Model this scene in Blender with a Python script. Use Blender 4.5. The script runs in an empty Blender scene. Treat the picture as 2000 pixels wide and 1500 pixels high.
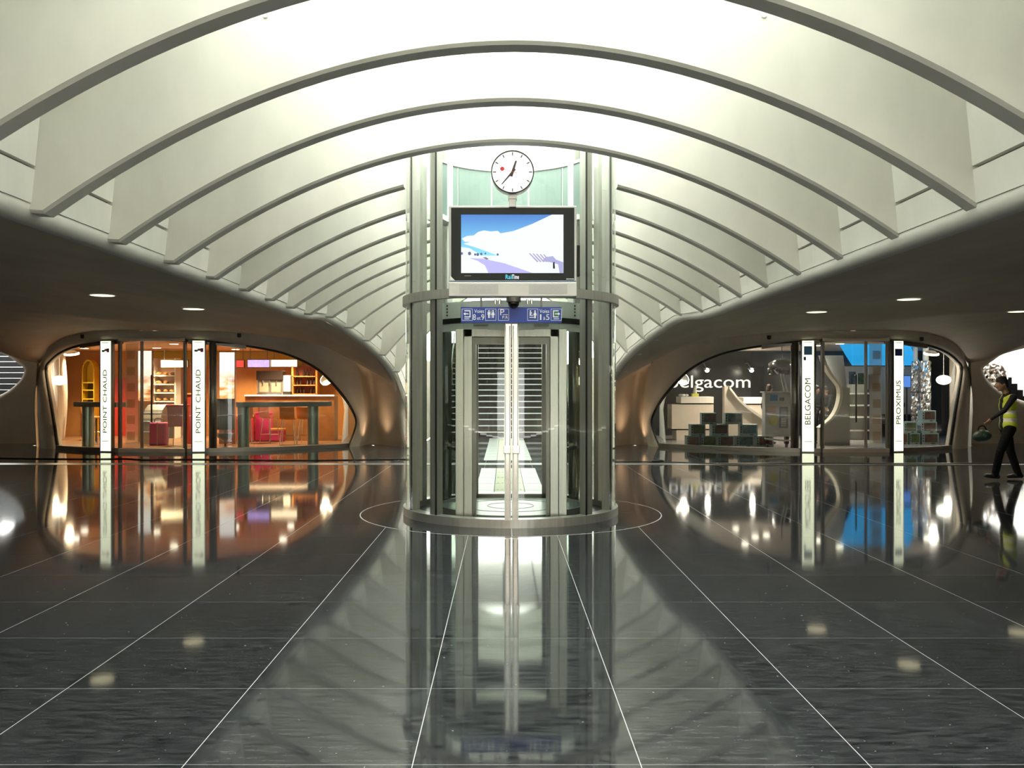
import bpy, bmesh, math, random
from mathutils import Vector, Matrix
R = math.radians
pi = math.pi
random.seed(7)
scene = bpy.context.scene
col = scene.collection

# ------------------------------------------------------------------ camera
cam_d = bpy.data.cameras.new('camera')
cam_d.sensor_fit = 'HORIZONTAL'; cam_d.sensor_width = 36.0
cam_d.lens = 1760 / 2000 * 36.0
cam_d.shift_x = 0.008; cam_d.shift_y = 0.004
cam_d.clip_end = 300
cam = bpy.data.objects.new('camera', cam_d); col.objects.link(cam)
cam.location = (0, 0, 1.65); cam.rotation_euler = (pi / 2, 0, 0)
scene.camera = cam

# ------------------------------------------------------------------ sky, sun, exposure
world = bpy.data.worlds.new('overcast_sky'); scene.world = world
world.use_nodes = True
bg = world.node_tree.nodes['Background']
bg.inputs[0].default_value = (1.0, 1.0, 0.945, 1)
bg.inputs[1].default_value = 5.4
scene.view_settings.view_transform = 'Standard'
scene.view_settings.look = 'None'
scene.view_settings.gamma = 1.0
scene.view_settings.use_curve_mapping = False
scene.view_settings.exposure = 1.12
scene.cycles.max_bounces = 10
scene.cycles.diffuse_bounces = 4
scene.cycles.glossy_bounces = 5
scene.cycles.transparent_max_bounces = 24
scene.cycles.caustics_reflective = False
scene.cycles.caustics_refractive = False
scene.cycles.sample_clamp_indirect = 6.0

# ------------------------------------------------------------------ measuring
F_PX, PX0, PY0, EYE = 1760.0, 984.0, 758.0, 1.65
def U(px, py, Y):
    """a measured direction and a distance along the hall -> a point in the hall"""
    return Vector(((px - PX0) / F_PX * Y, Y, EYE + (PY0 - py) / F_PX * Y))

# ------------------------------------------------------------------ materials
MATS = {}
def mat(name, color, rough=0.5, metal=0.0, emit=0.0, ecol=None, vary=0.0, scale=3.0, stretch=(1, 1, 1), bump=0.0, spec=0.5, rvary=0.0, color2=None):
    if name in MATS: return MATS[name]
    m = bpy.data.materials.new(name); m.use_nodes = True
    nt = m.node_tree; b = nt.nodes['Principled BSDF']
    c = (*color, 1)
    b.inputs['Base Color'].default_value = c
    b.inputs['Roughness'].default_value = rough
    b.inputs['Metallic'].default_value = metal
    b.inputs['Specular IOR Level'].default_value = spec
    if emit:
        b.inputs['Emission Color'].default_value = (*(ecol or color), 1)
        b.inputs['Emission Strength'].default_value = emit
    if vary or bump or rvary or color2:
        tc = nt.nodes.new('ShaderNodeTexCoord'); mp = nt.nodes.new('ShaderNodeMapping')
        mp.inputs['Scale'].default_value = stretch
        nz = nt.nodes.new('ShaderNodeTexNoise'); nz.inputs['Scale'].default_value = scale
        nz.inputs['Detail'].default_value = 6; nz.inputs['Roughness'].default_value = 0.62
        nt.links.new(tc.outputs['Object'], mp.inputs[0]); nt.links.new(mp.outputs[0], nz.inputs['Vector'])
        if vary or color2:
            rp = nt.nodes.new('ShaderNodeValToRGB')
            lo = tuple(max(0, x * (1 - vary)) for x in color); hi = color2 or tuple(min(1, x * (1 + vary)) for x in color)
            rp.color_ramp.elements[0].color = (*lo, 1); rp.color_ramp.elements[1].color = (*hi, 1)
            rp.color_ramp.elements[0].position = 0.3; rp.color_ramp.elements[1].position = 0.7
            nt.links.new(nz.outputs['Fac'], rp.inputs[0]); nt.links.new(rp.outputs[0], b.inputs['Base Color'])
        if rvary:
            mr = nt.nodes.new('ShaderNodeMapRange'); mr.inputs['To Min'].default_value = max(0, rough - rvary); mr.inputs['To Max'].default_value = rough + rvary
            nt.links.new(nz.outputs['Fac'], mr.inputs['Value']); nt.links.new(mr.outputs[0], b.inputs['Roughness'])
        if bump:
            bp = nt.nodes.new('ShaderNodeBump'); bp.inputs['Strength'].default_value = bump; bp.inputs['Distance'].default_value = 0.02
            nt.links.new(nz.outputs['Fac'], bp.inputs['Height']); nt.links.new(bp.outputs[0], b.inputs['Normal'])
    MATS[name] = m
    return m
def glass(name, tint, refl=1.0, rough=0.0):
    if name in MATS: return MATS[name]
    m = bpy.data.materials.new(name); m.use_nodes = True
    nt = m.node_tree; nt.nodes.clear()
    o = nt.nodes.new('ShaderNodeOutputMaterial'); mx = nt.nodes.new('ShaderNodeMixShader')
    tr = nt.nodes.new('ShaderNodeBsdfTransparent'); tr.inputs[0].default_value = (*tint, 1)
    gl = nt.nodes.new('ShaderNodeBsdfGlossy'); gl.inputs['Roughness'].default_value = rough; gl.inputs[0].default_value = (refl, refl, refl, 1)
    fr = nt.nodes.new('ShaderNodeFresnel'); fr.inputs[0].default_value = 1.45
    ge = nt.nodes.new('ShaderNodeNewGeometry'); mr = nt.nodes.new('ShaderNodeMapRange'); mr.inputs['To Min'].default_value = 1.45; mr.inputs['To Max'].default_value = 1 / 1.45
    nt.links.new(ge.outputs['Backfacing'], mr.inputs['Value']); nt.links.new(mr.outputs[0], fr.inputs[0])   # a thin pane reflects alike from both sides
    nt.links.new(fr.outputs[0], mx.inputs[0]); nt.links.new(tr.outputs[0], mx.inputs[1]); nt.links.new(gl.outputs[0], mx.inputs[2])
    nt.links.new(mx.outputs[0], o.inputs[0]); MATS[name] = m
    return m

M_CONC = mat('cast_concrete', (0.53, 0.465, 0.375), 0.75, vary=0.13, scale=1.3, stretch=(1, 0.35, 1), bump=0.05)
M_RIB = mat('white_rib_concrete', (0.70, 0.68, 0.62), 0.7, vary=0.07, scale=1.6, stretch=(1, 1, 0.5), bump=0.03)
M_STEEL = mat('brushed_steel', (0.50, 0.49, 0.46), 0.34, 0.7, vary=0.12, scale=4, stretch=(8, 8, 0.4), rvary=0.08)
M_STEELD = mat('dark_steel', (0.16, 0.155, 0.14), 0.35, 0.9)
M_CHROME = mat('polished_steel', (0.8, 0.8, 0.8), 0.12, 1.0)
M_BLACK = mat('black_plastic', (0.010, 0.010, 0.011), 0.35, spec=0.3)
M_RUBBER = mat('black_rubber', (0.015, 0.014, 0.013), 0.6)
M_WHITE = mat('white_paint', (0.78, 0.79, 0.76), 0.45)
M_GLASS = glass('clear_shop_glass', (0.93, 0.95, 0.93), 0.8)
M_LGLASS = glass('green_lift_glass', (0.90, 0.945, 0.91), 1.0)
M_CABGLASS = glass('dark_cab_glass', (0.52, 0.57, 0.52), 1.0)
M_SKYGLASS = glass('skylight_glass', (0.92, 0.96, 0.93), 0.6)
M_LAMP = mat('lit_lens', (1, 0.95, 0.8), 0.4, emit=8, ecol=(1.0, 0.92, 0.72))

# ------------------------------------------------------------------ builders
def link(name, me, m=None, parent=None, smooth=False):
    o = bpy.data.objects.new(name, me); col.objects.link(o)
    if m is not None:
        for mm in (m if isinstance(m, (list, tuple)) else [m]): me.materials.append(mm)
    if smooth:
        for p in me.polygons: p.use_smooth = True
    if parent is not None: o.parent = parent
    return o
def obj(name, bm, m=None, parent=None, smooth=False):
    bmesh.ops.recalc_face_normals(bm, faces=bm.faces[:])
    me = bpy.data.meshes.new(name); bm.to_mesh(me); bm.free()
    return link(name, me, m, parent, smooth)
def tag(o, label, cat, group=None):
    o['label'] = label; o['category'] = cat
    if group: o['group'] = group
    return o
def struct(o): o['kind'] = 'structure'; return o
def thing(name, label, cat, loc=(0, 0, 0), rz=0, group=None):
    o = bpy.data.objects.new(name, None); col.objects.link(o)
    o.location = loc; o.rotation_euler = (0, 0, rz); o.empty_display_size = 0.2
    return tag(o, label, cat, group)
def dup(root, loc, rz, label, parent=None):
    r = root.copy(); col.objects.link(r); r.location = loc; r.rotation_euler = (0, 0, rz); r['label'] = label
    def rec(src, dst):
        for ch in list(src.children):
            c = ch.copy(); col.objects.link(c); c.parent = dst; rec(ch, c)
    rec(root, r)
    return r
def box(bm, x0, x1, y0, y1, z0, z1, bev=0.0, mtx=None):
    vs = [bm.verts.new((x, y, z)) for z in (z0, z1) for y in (y0, y1) for x in (x0, x1)]
    fs = [(0, 2, 3, 1), (4, 5, 7, 6), (0, 1, 5, 4), (2, 6, 7, 3), (0, 4, 6, 2), (1, 3, 7, 5)]
    fl = [bm.faces.new([vs[i] for i in f]) for f in fs]
    if bev:
        es = list({e for f in fl for e in f.edges})
        g = bmesh.ops.bevel(bm, geom=es, offset=bev, segments=2, affect='EDGES', profile=0.5)
    return bm
def B(*a, **k):
    bm = bmesh.new(); box(bm, *a, **k); return bm
def prism(pts, y0, y1, bm=None, axis='Y'):
    """polygon pts (a,b) extruded along axis"""
    bm = bm or bmesh.new()
    def P(a, b, t): return (a, t, b) if axis == 'Y' else ((a, b, t) if axis == 'Z' else (t, a, b))
    A = [bm.verts.new(P(a, b, y0)) for a, b in pts]; C = [bm.verts.new(P(a, b, y1)) for a, b in pts]
    n = len(pts)
    bm.faces.new(A); bm.faces.new(C[::-1])
    for i in range(n): bm.faces.new((A[i], C[i], C[(i + 1) % n], A[(i + 1) % n]))
    return bm
def loft(rows, bm=None, closed=False):
    bm = bm or bmesh.new()
    V = [[bm.verts.new(p) for p in r] for r in rows]
    for i in range(len(V) - 1):
        n = len(V[i])
        for j in range(n if closed else n - 1):
            try: bm.faces.new((V[i][j], V[i + 1][j], V[i + 1][(j + 1) % n], V[i][(j + 1) % n]))
            except ValueError: pass
    return bm
def arcband(r0, r1, z0, z1, a0, a1, n=24, bm=None, cx=0, cy=0):
    """solid ring sector; angle 0 = towards -Y (the front), positive = +X"""
    bm = bm or bmesh.new()
    full = abs(abs(a1 - a0) - 2 * pi) < 1e-6
    rows = []
    for i in range(n + (0 if full else 1)):
        a = a0 + (a1 - a0) * i / n
        s, c = math.sin(a), -math.cos(a)
        rows.append([bm.verts.new((cx + r * s, cy + r * c, z)) for r, z in ((r0, z0), (r1, z0), (r1, z1), (r0, z1))])
    k = len(rows)
    for i in range(k if full else k - 1):
        A, C = rows[i], rows[(i + 1) % k]
        for j in range(4): bm.faces.new((A[j], C[j], C[(j + 1) % 4], A[(j + 1) % 4]))
    if not full:
        bm.faces.new(rows[0]); bm.faces.new(rows[-1][::-1])
    return bm
def sheet(r, z0, z1, a0, a1, n=16, cx=0, cy=0, bm=None):
    return loft([[(cx + r * math.sin(a0 + (a1 - a0) * i / n), cy - r * math.cos(a0 + (a1 - a0) * i / n), z) for z in (z0, z1)] for i in range(n + 1)], bm)
def tube(pts, r, n=8, bm=None, closed=False, caps=True):
    bm = bm or bmesh.new()
    pts = [Vector(p) for p in pts]; rings = []; N = len(pts); up = None
    rr = r if isinstance(r, (list, tuple)) else [r] * N
    for i, p in enumerate(pts):
        a = pts[(i - 1) % N] if (closed or i > 0) else p
        b = pts[(i + 1) % N] if (closed or i < N - 1) else p
        t = (b - a).normalized()
        if up is None:
            up = Vector((0, 0, 1)) if abs(t.z) < 0.9 else Vector((1, 0, 0))
        s = t.cross(up)
        if s.length < 1e-5: s = t.orthogonal()
        s.normalize(); up = s.cross(t).normalized()
        rings.append([bm.verts.new(p + rr[i] * (math.cos(2 * pi * k / n) * s + math.sin(2 * pi * k / n) * up)) for k in range(n)])
    for i in range(N if closed else N - 1):
        A, C = rings[i], rings[(i + 1) % N]
        for k in range(n): bm.faces.new((A[k], A[(k + 1) % n], C[(k + 1) % n], C[k]))
    if caps and not closed:
        bm.faces.new(rings[0][::-1]); bm.faces.new(rings[-1])
    return bm
def lathe(prof, n=24, bm=None, c=(0, 0, 0)):
    bm = bm or bmesh.new()
    rings = []
    for r, z in prof:
        rings.append([bm.verts.new((c[0] + max(r, 1e-4) * math.cos(2 * pi * k / n), c[1] + max(r, 1e-4) * math.sin(2 * pi * k / n), c[2] + z)) for k in range(n)])
    for i in range(len(rings) - 1):
        for k in range(n): bm.faces.new((rings[i][k], rings[i][(k + 1) % n], rings[i + 1][(k + 1) % n], rings[i + 1][k]))
    bm.faces.new(rings[0][::-1]); bm.faces.new(rings[-1])
    return bm
def ball(bm, c, rx, ry=None, rz=None, seg=14, mtx=None):
    ry = ry or rx; rz = rz or rx
    M = Matrix.Translation(c) @ (mtx or Matrix()) @ Matrix.Diagonal((rx, ry, rz, 1))
    nv = max(6, seg // 2 + 2); new = bm.verts.new; rings = []
    for j in range(1, nv):
        a = pi * j / nv; s_, c_ = math.sin(a), math.cos(a)
        rings.append([new(M @ Vector((s_ * math.cos(2 * pi * k / seg), s_ * math.sin(2 * pi * k / seg), c_))) for k in range(seg)])
    top = new(M @ Vector((0, 0, 1))); bot = new(M @ Vector((0, 0, -1))); nf = bm.faces.new
    for k in range(seg):
        k2 = (k + 1) % seg
        nf((top, rings[0][k], rings[0][k2])); nf((bot, rings[-1][k2], rings[-1][k]))
        for A, C in zip(rings, rings[1:]): nf((A[k], C[k], C[k2], A[k2]))
    return bm
def text(name, s, size, m, parent, loc, rot=(pi / 2, 0, 0), ext=0.004, align='CENTER', width=None, spacing=1.0):
    c = bpy.data.curves.new(name, 'FONT'); c.body = s; c.size = size; c.extrude = ext; c.align_x = align; c.align_y = 'CENTER'
    c.space_character = spacing; c.resolution_u = 3
    t = bpy.data.objects.new('tmp', c); col.objects.link(t)
    bpy.context.view_layer.update()
    me = bpy.data.meshes.new_from_object(t.evaluated_get(bpy.context.evaluated_depsgraph_get()))
    bpy.data.objects.remove(t); bpy.data.curves.remove(c)
    if width:
        xs = [v.co.x for v in me.vertices]; w = max(xs) - min(xs); k = width / w
        for v in me.vertices: v.co.x *= k
    me.materials.clear()
    o = link(name, me, m, parent); o.location = loc; o.rotation_euler = rot
    return o
def interp(tab, t):
    if t <= tab[0][0]: return Vector(tab[0][1])
    for (a, p), (b, q) in zip(tab, tab[1:]):
        if t <= b:
            k = (t - a) / (b - a); return Vector(p).lerp(Vector(q), k)
    return Vector(tab[-1][1])
def smoothcurve(P, n):
    """Catmull-Rom through P, n samples per span"""
    P = [Vector(p) for p in P]; out = []
    for i in range(len(P) - 1):
        p0 = P[max(i - 1, 0)]; p1 = P[i]; p2 = P[i + 1]; p3 = P[min(i + 2, len(P) - 1)]
        for k in range(n):
            t = k / n
            out.append(0.5 * ((2 * p1) + (p2 - p0) * t + (2 * p0 - 5 * p1 + 4 * p2 - p3) * t * t + (3 * p1 - p0 - 3 * p2 + p3) * t ** 3))
    out.append(P[-1]); return out
def lamp(name, kind, loc, energy, color, parent=None, size=0.3, rot=None, spot=None, blend=0.6):
    d = bpy.data.lights.new(name, kind); d.energy = energy; d.color = color
    if kind == 'AREA': d.shape = 'DISK'; d.size = size
    else: d.shadow_soft_size = size
    if kind == 'SPOT': d.spot_size = spot or R(120); d.spot_blend = blend
    o = bpy.data.objects.new(name, d); col.objects.link(o); o.location = loc
    if rot: o.rotation_euler = rot
    if parent: o.parent = parent
    return o

# ================================================================== FLOOR
def stone_mat(name, lo, hi, rough):
    m = bpy.data.materials.new(name); m.use_nodes = True; nt = m.node_tree; b = nt.nodes['Principled BSDF']
    g = nt.nodes.new('ShaderNodeNewGeometry'); mp = nt.nodes.new('ShaderNodeMapping'); mp.inputs['Scale'].default_value = (1.2, 5.0, 1)
    nt.links.new(g.outputs['Position'], mp.inputs[0])
    n1 = nt.nodes.new('ShaderNodeTexNoise'); n1.inputs['Scale'].default_value = 5.0; n1.inputs['Detail'].default_value = 9; n1.inputs['Roughness'].default_value = 0.7
    nt.links.new(mp.outputs[0], n1.inputs['Vector'])
    rp = nt.nodes.new('ShaderNodeValToRGB'); rp.color_ramp.elements[0].position = 0.35; rp.color_ramp.elements[1].position = 0.72
    rp.color_ramp.elements[0].color = (*lo, 1); rp.color_ramp.elements[1].color = (*hi, 1)
    nt.links.new(n1.outputs['Fac'], rp.inputs[0])
    n2 = nt.nodes.new('ShaderNodeTexNoise'); n2.inputs['Scale'].default_value = 34; n2.inputs['Detail'].default_value = 2
    nt.links.new(g.outputs['Position'], n2.inputs['Vector'])
    r2 = nt.nodes.new('ShaderNodeValToRGB'); r2.color_ramp.elements[0].position = 0.735; r2.color_ramp.elements[1].position = 0.775
    nt.links.new(n2.outputs['Fac'], r2.inputs[0])
    oi = nt.nodes.new('ShaderNodeObjectInfo'); mr = nt.nodes.new('ShaderNodeMapRange'); mr.inputs['To Min'].default_value = 0.85; mr.inputs['To Max'].default_value = 1.15
    nt.links.new(oi.outputs['Random'], mr.inputs['Value'])
    mu = nt.nodes.new('ShaderNodeVectorMath'); mu.operation = 'SCALE'
    nt.links.new(rp.outputs[0], mu.inputs[0]); nt.links.new(mr.outputs[0], mu.inputs['Scale'])
    mx = nt.nodes.new('ShaderNodeMix'); mx.data_type = 'RGBA'; mx.inputs[7].default_value = (0.30, 0.31, 0.32, 1)
    nt.links.new(r2.outputs[0], mx.inputs[0]); nt.links.new(mu.outputs[0], mx.inputs[6]); nt.links.new(mx.outputs[2], b.inputs['Base Color'])
    r3 = nt.nodes.new('ShaderNodeMapRange'); r3.inputs['To Min'].default_value = rough * 0.85; r3.inputs['To Max'].default_value = rough * 1.15
    nt.links.new(n1.outputs['Fac'], r3.inputs['Value']); nt.links.new(r3.outputs[0], b.inputs['Roughness'])
    b.inputs['Specular IOR Level'].default_value = 0.38
    return m
M_STONE = stone_mat('polished_blue_stone', (0.006, 0.007, 0.009), (0.066, 0.069, 0.076), 0.055)
M_GROUT = mat('pale_grout', (0.50, 0.51, 0.52), 0.6)
M_BAND = mat('pale_stone_band', (0.15, 0.15, 0.145), 0.3, vary=0.1, scale=4)

floor = struct(obj('floor', B(-24, 24, -8, 40, -0.25, -0.0006), M_GROUT))
TX, TY = -0.40, 3.95
LIFT = Vector((0.09, 12.0, 0))
tm = bmesh.new(); box(tm, 0.0022, 0.9978, 0.0019, 0.9981, -0.02, 0.0)
t_me = bpy.data.meshes.new('stone_tile'); tm.to_mesh(t_me); tm.free(); t_me.materials.append(M_STONE)
cells = []
for j in range(-11, 36):
    y0 = TY + j
    for i in range(-24, 24):
        x0 = TX + i
        yc = y0 + 0.5
        vis = yc > 3.6 and abs(x0 + 0.5 - 0.01 * yc) < 0.568 * yc + 0.8
        area = (1 / max(yc, 1) ** 3) if vis else 0
        cells.append((area, x0, y0))
cells.sort(reverse=True)
for a, x0, y0 in cells[:300]:
    o = bpy.data.objects.new('stone_tile', t_me); col.objects.link(o); o.parent = floor; o.location = (x0, y0, 0)
bm = bmesh.new()
for a, x0, y0 in cells[300:]:
    box(bm, x0 + 0.0022, x0 + 0.9978, y0 + 0.0019, y0 + 0.9981, -0.02, 0.0)
o = obj('stone_tile_field', bm, M_STONE, floor); o['kind'] = 'stuff'
# round inlay about the lift: pale joint ring and eight stone sectors
obj('inlay_joint', arcband(1.35, 1.985, -0.004, 0.001, 0, 2 * pi, 72, cx=LIFT.x, cy=LIFT.y), M_GROUT, floor)
for k in range(8):
    a = (k + 0.5) * pi / 4
    obj('inlay_sector', arcband(1.34, 1.972, -0.003, 0.002, a - pi / 8 + 0.0025, a + pi / 8 - 0.0025, 12, cx=LIFT.x, cy=LIFT.y), M_STONE, floor)
# pale band across the hall, white guide path behind the lift, yellow tactile strip, ramp grate
obj('pale_band', B(-22, 22, 19.35, 19.85, -0.003, 0.003), M_BAND, floor)
M_PATH = mat('white_path_slab', (0.24, 0.26, 0.25), 0.35, vary=0.06, scale=5)
M_TACT = mat('cream_tactile_slab', (0.26, 0.27, 0.16), 0.5)
for k in range(16):
    y0 = 13.55 + k
    if 19 < y0 + 0.5 < 20.1: continue
    for s in (-1, 1):
        obj('path_slab', B(LIFT.x + s * 0.4 - 0.15, LIFT.x + s * 0.4 + 0.15, y0 + 0.01, y0 + 0.99, -0.002, 0.004), M_PATH, floor)
    bm = B(LIFT.x - 0.24, LIFT.x + 0.24, y0 + 0.01, y0 + 0.99, -0.002, 0.004)
    for q in range(6): box(bm, LIFT.x - 0.2 + q * 0.075, LIFT.x - 0.175 + q * 0.075, y0 + 0.05, y0 + 0.95, 0.003, 0.009)
    obj('tactile_slab', bm, M_TACT, floor)
obj('floor_grate', B(LIFT.x - 0.32, LIFT.x + 0.32, 13.9, 14.1, 0.003, 0.010), M_STEELD, floor)

# ================================================================== CEILING
HC = 4.35; CX = 0.085; SPAC = 1.393
# the lip of the long opening over the passage (left side; the right side mirrors it)
EDGE_PX = [(590, 618, 17.0), (640, 624, 18.6), (690, 655, 20.5), (734, 690, 22.3), (767, 730, 24.0), (786, 778, 25.0), (796, 825, 25.5), (800, 872, 25.6)]
EDGE = [(-9.0, Vector((-3.8, -9, 3.0))), (14, Vector((-3.8, 14, 3.0)))] + [(Y, U(x, y, Y)) for x, y, Y in EDGE_PX]
def edge_at(Y): return interp(EDGE, Y)
EDGE_C = smoothcurve([Vector((-3.8, y, 3.0)) for y in (-9, -4, 0, 4, 8, 11, 14)] + [U(x, y, Y) for x, y, Y in EDGE_PX], 6)
def mx(p, s): return Vector((p[0] * s, p[1], p[2])) if s > 0 else Vector((-p[0], p[1], p[2]))   # s=+1 left, s=-1 right

ceiling = bpy.data.objects.new('ceiling', None); col.objects.link(ceiling); struct(ceiling)

# shop opening outline (left shop), traced on the bowed shopfront
BX, BY, BR = -8.65, 28.4, 5.2
def bow(px, py):
    k = (px - PX0) / F_PX
    a = 1 + k * k; b = -2 * (k * BX + BY); c = BX * BX + BY * BY - BR * BR
    d = max(b * b - 4 * a * c, 0)
    return U(px, py, (-b - math.sqrt(d)) / (2 * a))
FPX = [(114, 872), (104, 810), (93, 745), (91, 718), (100, 704), (120, 688), (150, 676), (190, 669), (215, 666), (300, 663), (400, 666), (450, 671), (514, 680), (569, 694), (624, 723), (668, 770), (690, 803), (697, 825), (691, 849), (681, 871)]
GPX = [(78, 868), (74, 800), (72, 735), (80, 710), (87, 692), (101, 674), (127, 659), (175, 648), (215, 645), (300, 646), (395, 646), (450, 649), (530, 657), (600, 668), (656, 686), (697, 712), (709, 765), (712, 815), (708, 847), (702, 868)]
FC = [bow(*p) for p in FPX]
FC[0].z = 0.0; FC[-1].z = 0.0
GC = []
for i, (p, f) in enumerate(zip(GPX, FC)):
    off = -0.30 if 4 <= i <= 14 else (0.25 if i < 4 else 0.1)
    g = U(p[0], p[1], f.y + off); GC.append(g)
GC[0].z = 0; GC[-1].z = 0
F_S = smoothcurve(FC, 4); G_S = smoothcurve(GC, 4)

def soffit_z(x, y):
    x = -abs(x)
    return 3.0 + 0.24 * math.sin(pi * min(1, max(0, (-3.9 - x) / 8.5))) - 0.16 * math.exp(-((x + 8.9 - 0.35 * (y - 17)) / 0.9) ** 2) * min(1, max(0, (y - 8) / 8))
def shell(s):
    """concrete shell of one side: collar about the shop, soffit, leg"""
    # collar between the glass outline and the soffit / legs
    rows = []
    for f, g in zip(F_S, G_S):
        mid = f.lerp(g, 0.55) + Vector((0, -0.14, 0)); n = f.lerp(g, 0.12) + Vector((0, -0.16, -0.0))
        rows.append([mx(q, s) for q in (f + Vector((0, 0.25, 0)), f, n, mid, g)])
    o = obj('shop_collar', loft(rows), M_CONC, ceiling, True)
    # soffit: columns from behind the camera to the collar
    n_i, n_j = 61, 40
    rows = []
    gtop = [(g.x, g) for g in G_S[12:57]]
    def end_at(x):
        if x <= gtop[0][0]:
            t = min(1, (gtop[0][0] - x) / 1.2); t = t * t * (3 - 2 * t)
            return gtop[0][1].y + t * (26.9 - gtop[0][1].y), gtop[0][1].z + t * (2.95 - gtop[0][1].z)
        if x >= gtop[-1][0]: return gtop[-1][1].y, gtop[-1][1].z
        for (a, p), (b, q) in zip(gtop, gtop[1:]):
            if b > a and a <= x <= b:
                k = (x - a) / (b - a); return p.y + k * (q.y - p.y), p.z + k * (q.z - p.z)
        return gtop[-1][1].y, gtop[-1][1].z
    xs = [-24 + 9.8 * k / 12 for k in range(12)] + [-14.2 + (gtop[-1][0] + 14.2) * k / 48 for k in range(49)]
    last = xs[-1]
    for x in xs:
        ye, ze = end_at(x); r = []
        for j in range(n_j + 1):
            v = j / n_j
            y = -9 + v * (ye + 9)
            # columns fan in to meet the straight lip on the near side
            xx = x
            u = (x + 24) / (last + 24)
            near = -24 + u * (24 - 3.92)
            k = min(1, max(0, (y - 12) / 6.0)); k = k * k * (3 - 2 * k)
            xx = near + (x - near) * k
            up = 0.24 * math.sin(pi * min(1, max(0, (-3.9 - xx) / 8.5)))
            # soft fold where the neighbouring shell starts
            fold = -0.16 * math.exp(-((xx + 8.9 - 0.35 * (y - 17)) / 0.9) ** 2) * min(1, max(0, (y - 8) / 8))
            z = 3.0 + up + fold
            w = max(0, (y - (ye - 4.5)) / 4.5); w = w * w * (3 - 2 * w)
            z = z * (1 - w) + ze * w
            r.append(mx(Vector((xx, y, z)), s))
        rows.append(r)
    # from the last column to the lip
    lastr = [mx(p, s) if s < 0 else p for p in rows[-1]]
    ext = []
    for f in (0.35, 0.7, 1.0):
        r = []
        for p in lastr:
            q = edge_at(p.y); e = Vector((q.x - 0.10, q.y, q.z + 0.0))
            pp = p.lerp(e, f); r.append(mx(pp, s))
        ext.append(r)
    rows += ext
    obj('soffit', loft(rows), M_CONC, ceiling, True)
    # the leg between shop and passage with its lit niche
    E = lambda x, y, Y: U(x, y, Y)
    g = GC
    K = []
    def col_(pts): K.append(smoothcurve(pts, 5))
    e13 = edge_at(19.0); e13.x -= 0.1
    col_([g[14], g[14].lerp(E(690, 655, 20.5), 0.4), g[14].lerp(E(690, 655, 20.5), 0.75), E(687, 655, 20.5)])
    col_([g[15] + Vector((-0.02, -0.05, 0.06)), E(716, 704, 24.2), E(732, 698, 23.0), E(734, 690, 22.3)])
    col_([g[15], E(716, 714, 25.4), E(745, 714, 24.3), E(752, 711, 23.2)])
    col_([g[15].lerp(g[16], 0.25), E(722, 727, 26.6), E(748, 726, 25.0), E(762, 724, 23.8)])
    col_([g[16], E(728, 768, 26.9), E(757, 758, 25.3), E(775, 746, 24.3)])
    col_([g[17], E(731, 815, 26.8), E(770, 805, 25.3), E(788, 784, 25.0)])
    col_([g[18], E(732, 847, 26.7), E(781, 845, 25.2), E(797, 828, 25.4)])
    last_ = [E(702, 868, g[19].y), E(730, 866, 26.6), E(789, 870, 25.1), E(801, 870, 25.4)]
    for p in last_: p.z = -0.01
    col_(last_)
    rr = []
    for a, b in zip(K, K[1:]):
        for t in (0, 0.25, 0.5, 0.75): rr.append([mx(p.lerp(q, t), s) for p, q in zip(a, b)])
    rr.append([mx(p, s) for p in K[-1]])
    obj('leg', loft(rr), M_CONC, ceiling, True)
    # filler between soffit end and leg top
    # rounded lip along the opening
    pr = [(-0.14, 0.0), (-0.06, -0.035), (0.02, -0.03), (0.075, 0.02), (0.09, 0.09), (0.06, 0.2)]
    rows = []
    for i, p in enumerate(EDGE_C):
        a = EDGE_C[max(i - 1, 0)]; b = EDGE_C[min(i + 1, len(EDGE_C) - 1)]
        t = (b - a).normalized(); side = Vector((t.y, -t.x, 0)).normalized(); upv = side.cross(t).normalized()
        if upv.z < 0: upv = -upv
        rows.append([mx(p + side * c + upv * d, s) for c, d in pr])
    obj('opening_lip', loft(rows), M_RIB, ceiling, True)
    # side wall of the opening: lower and upper panel per bay, recessed joint between
    def wall_top(Y, z): # leans inwards
        e = edge_at(Y); return Vector((e.x + 0.09 + (z - e.z) * 0.10, Y, z))
    for k in range(-6, 15):
        y0 = 7.25 + SPAC * (k - 2); y1 = y0 + SPAC - 0.1
        zs = [0.10, 0.36, 0.39, 1.5]
        for q, (a, b, dx) in enumerate(((zs[0], zs[1], 0.0), (zs[1], zs[2], -0.05), (zs[2], zs[3], 0.0))):
            bm = bmesh.new(); rws = []
            for m_ in range(5):
                Y = y0 + (y1 - y0) * m_ / 4; e = edge_at(Y)
                A_, B_ = wall_top(Y, e.z + a), wall_top(Y, max(e.z + b, 4.5 if q == 2 else 0))
                A_.x += dx; B_.x += dx
                rws.append([mx(v, s) for v in (A_, B_, B_ + Vector((-0.15, 0, 0)), A_ + Vector((-0.15, 0, 0)))])
            loft(rws, bm, closed=True); 
            obj('side_panel' if q != 1 else 'joint', bm, M_RIB if q != 1 else mat('shadow_joint', (0.2, 0.19, 0.17), 0.8), ceiling)
    # passage wall beyond the leg
    rows = []
    for i, p in enumerate(EDGE_C[-25:]):
        rows.append([mx(p + Vector((0.06, 0, 0.03)), s), mx(Vector((-2.45, max(p.y + 0.6, 27.5), p.z + 0.03)), s), mx(Vector((-2.35, 37.5, p.z + 0.03)), s)])
    obj('passage_wall', loft(rows), M_CONC, ceiling)
    # roof slab from side wall up to the glazing
    prof = [(-3.95, 4.3), (-3.3, 4.95), (-2.3, 5.5), (-2.3, 5.62), (-4.1, 5.0), (-4.1, 4.3)]
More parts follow.
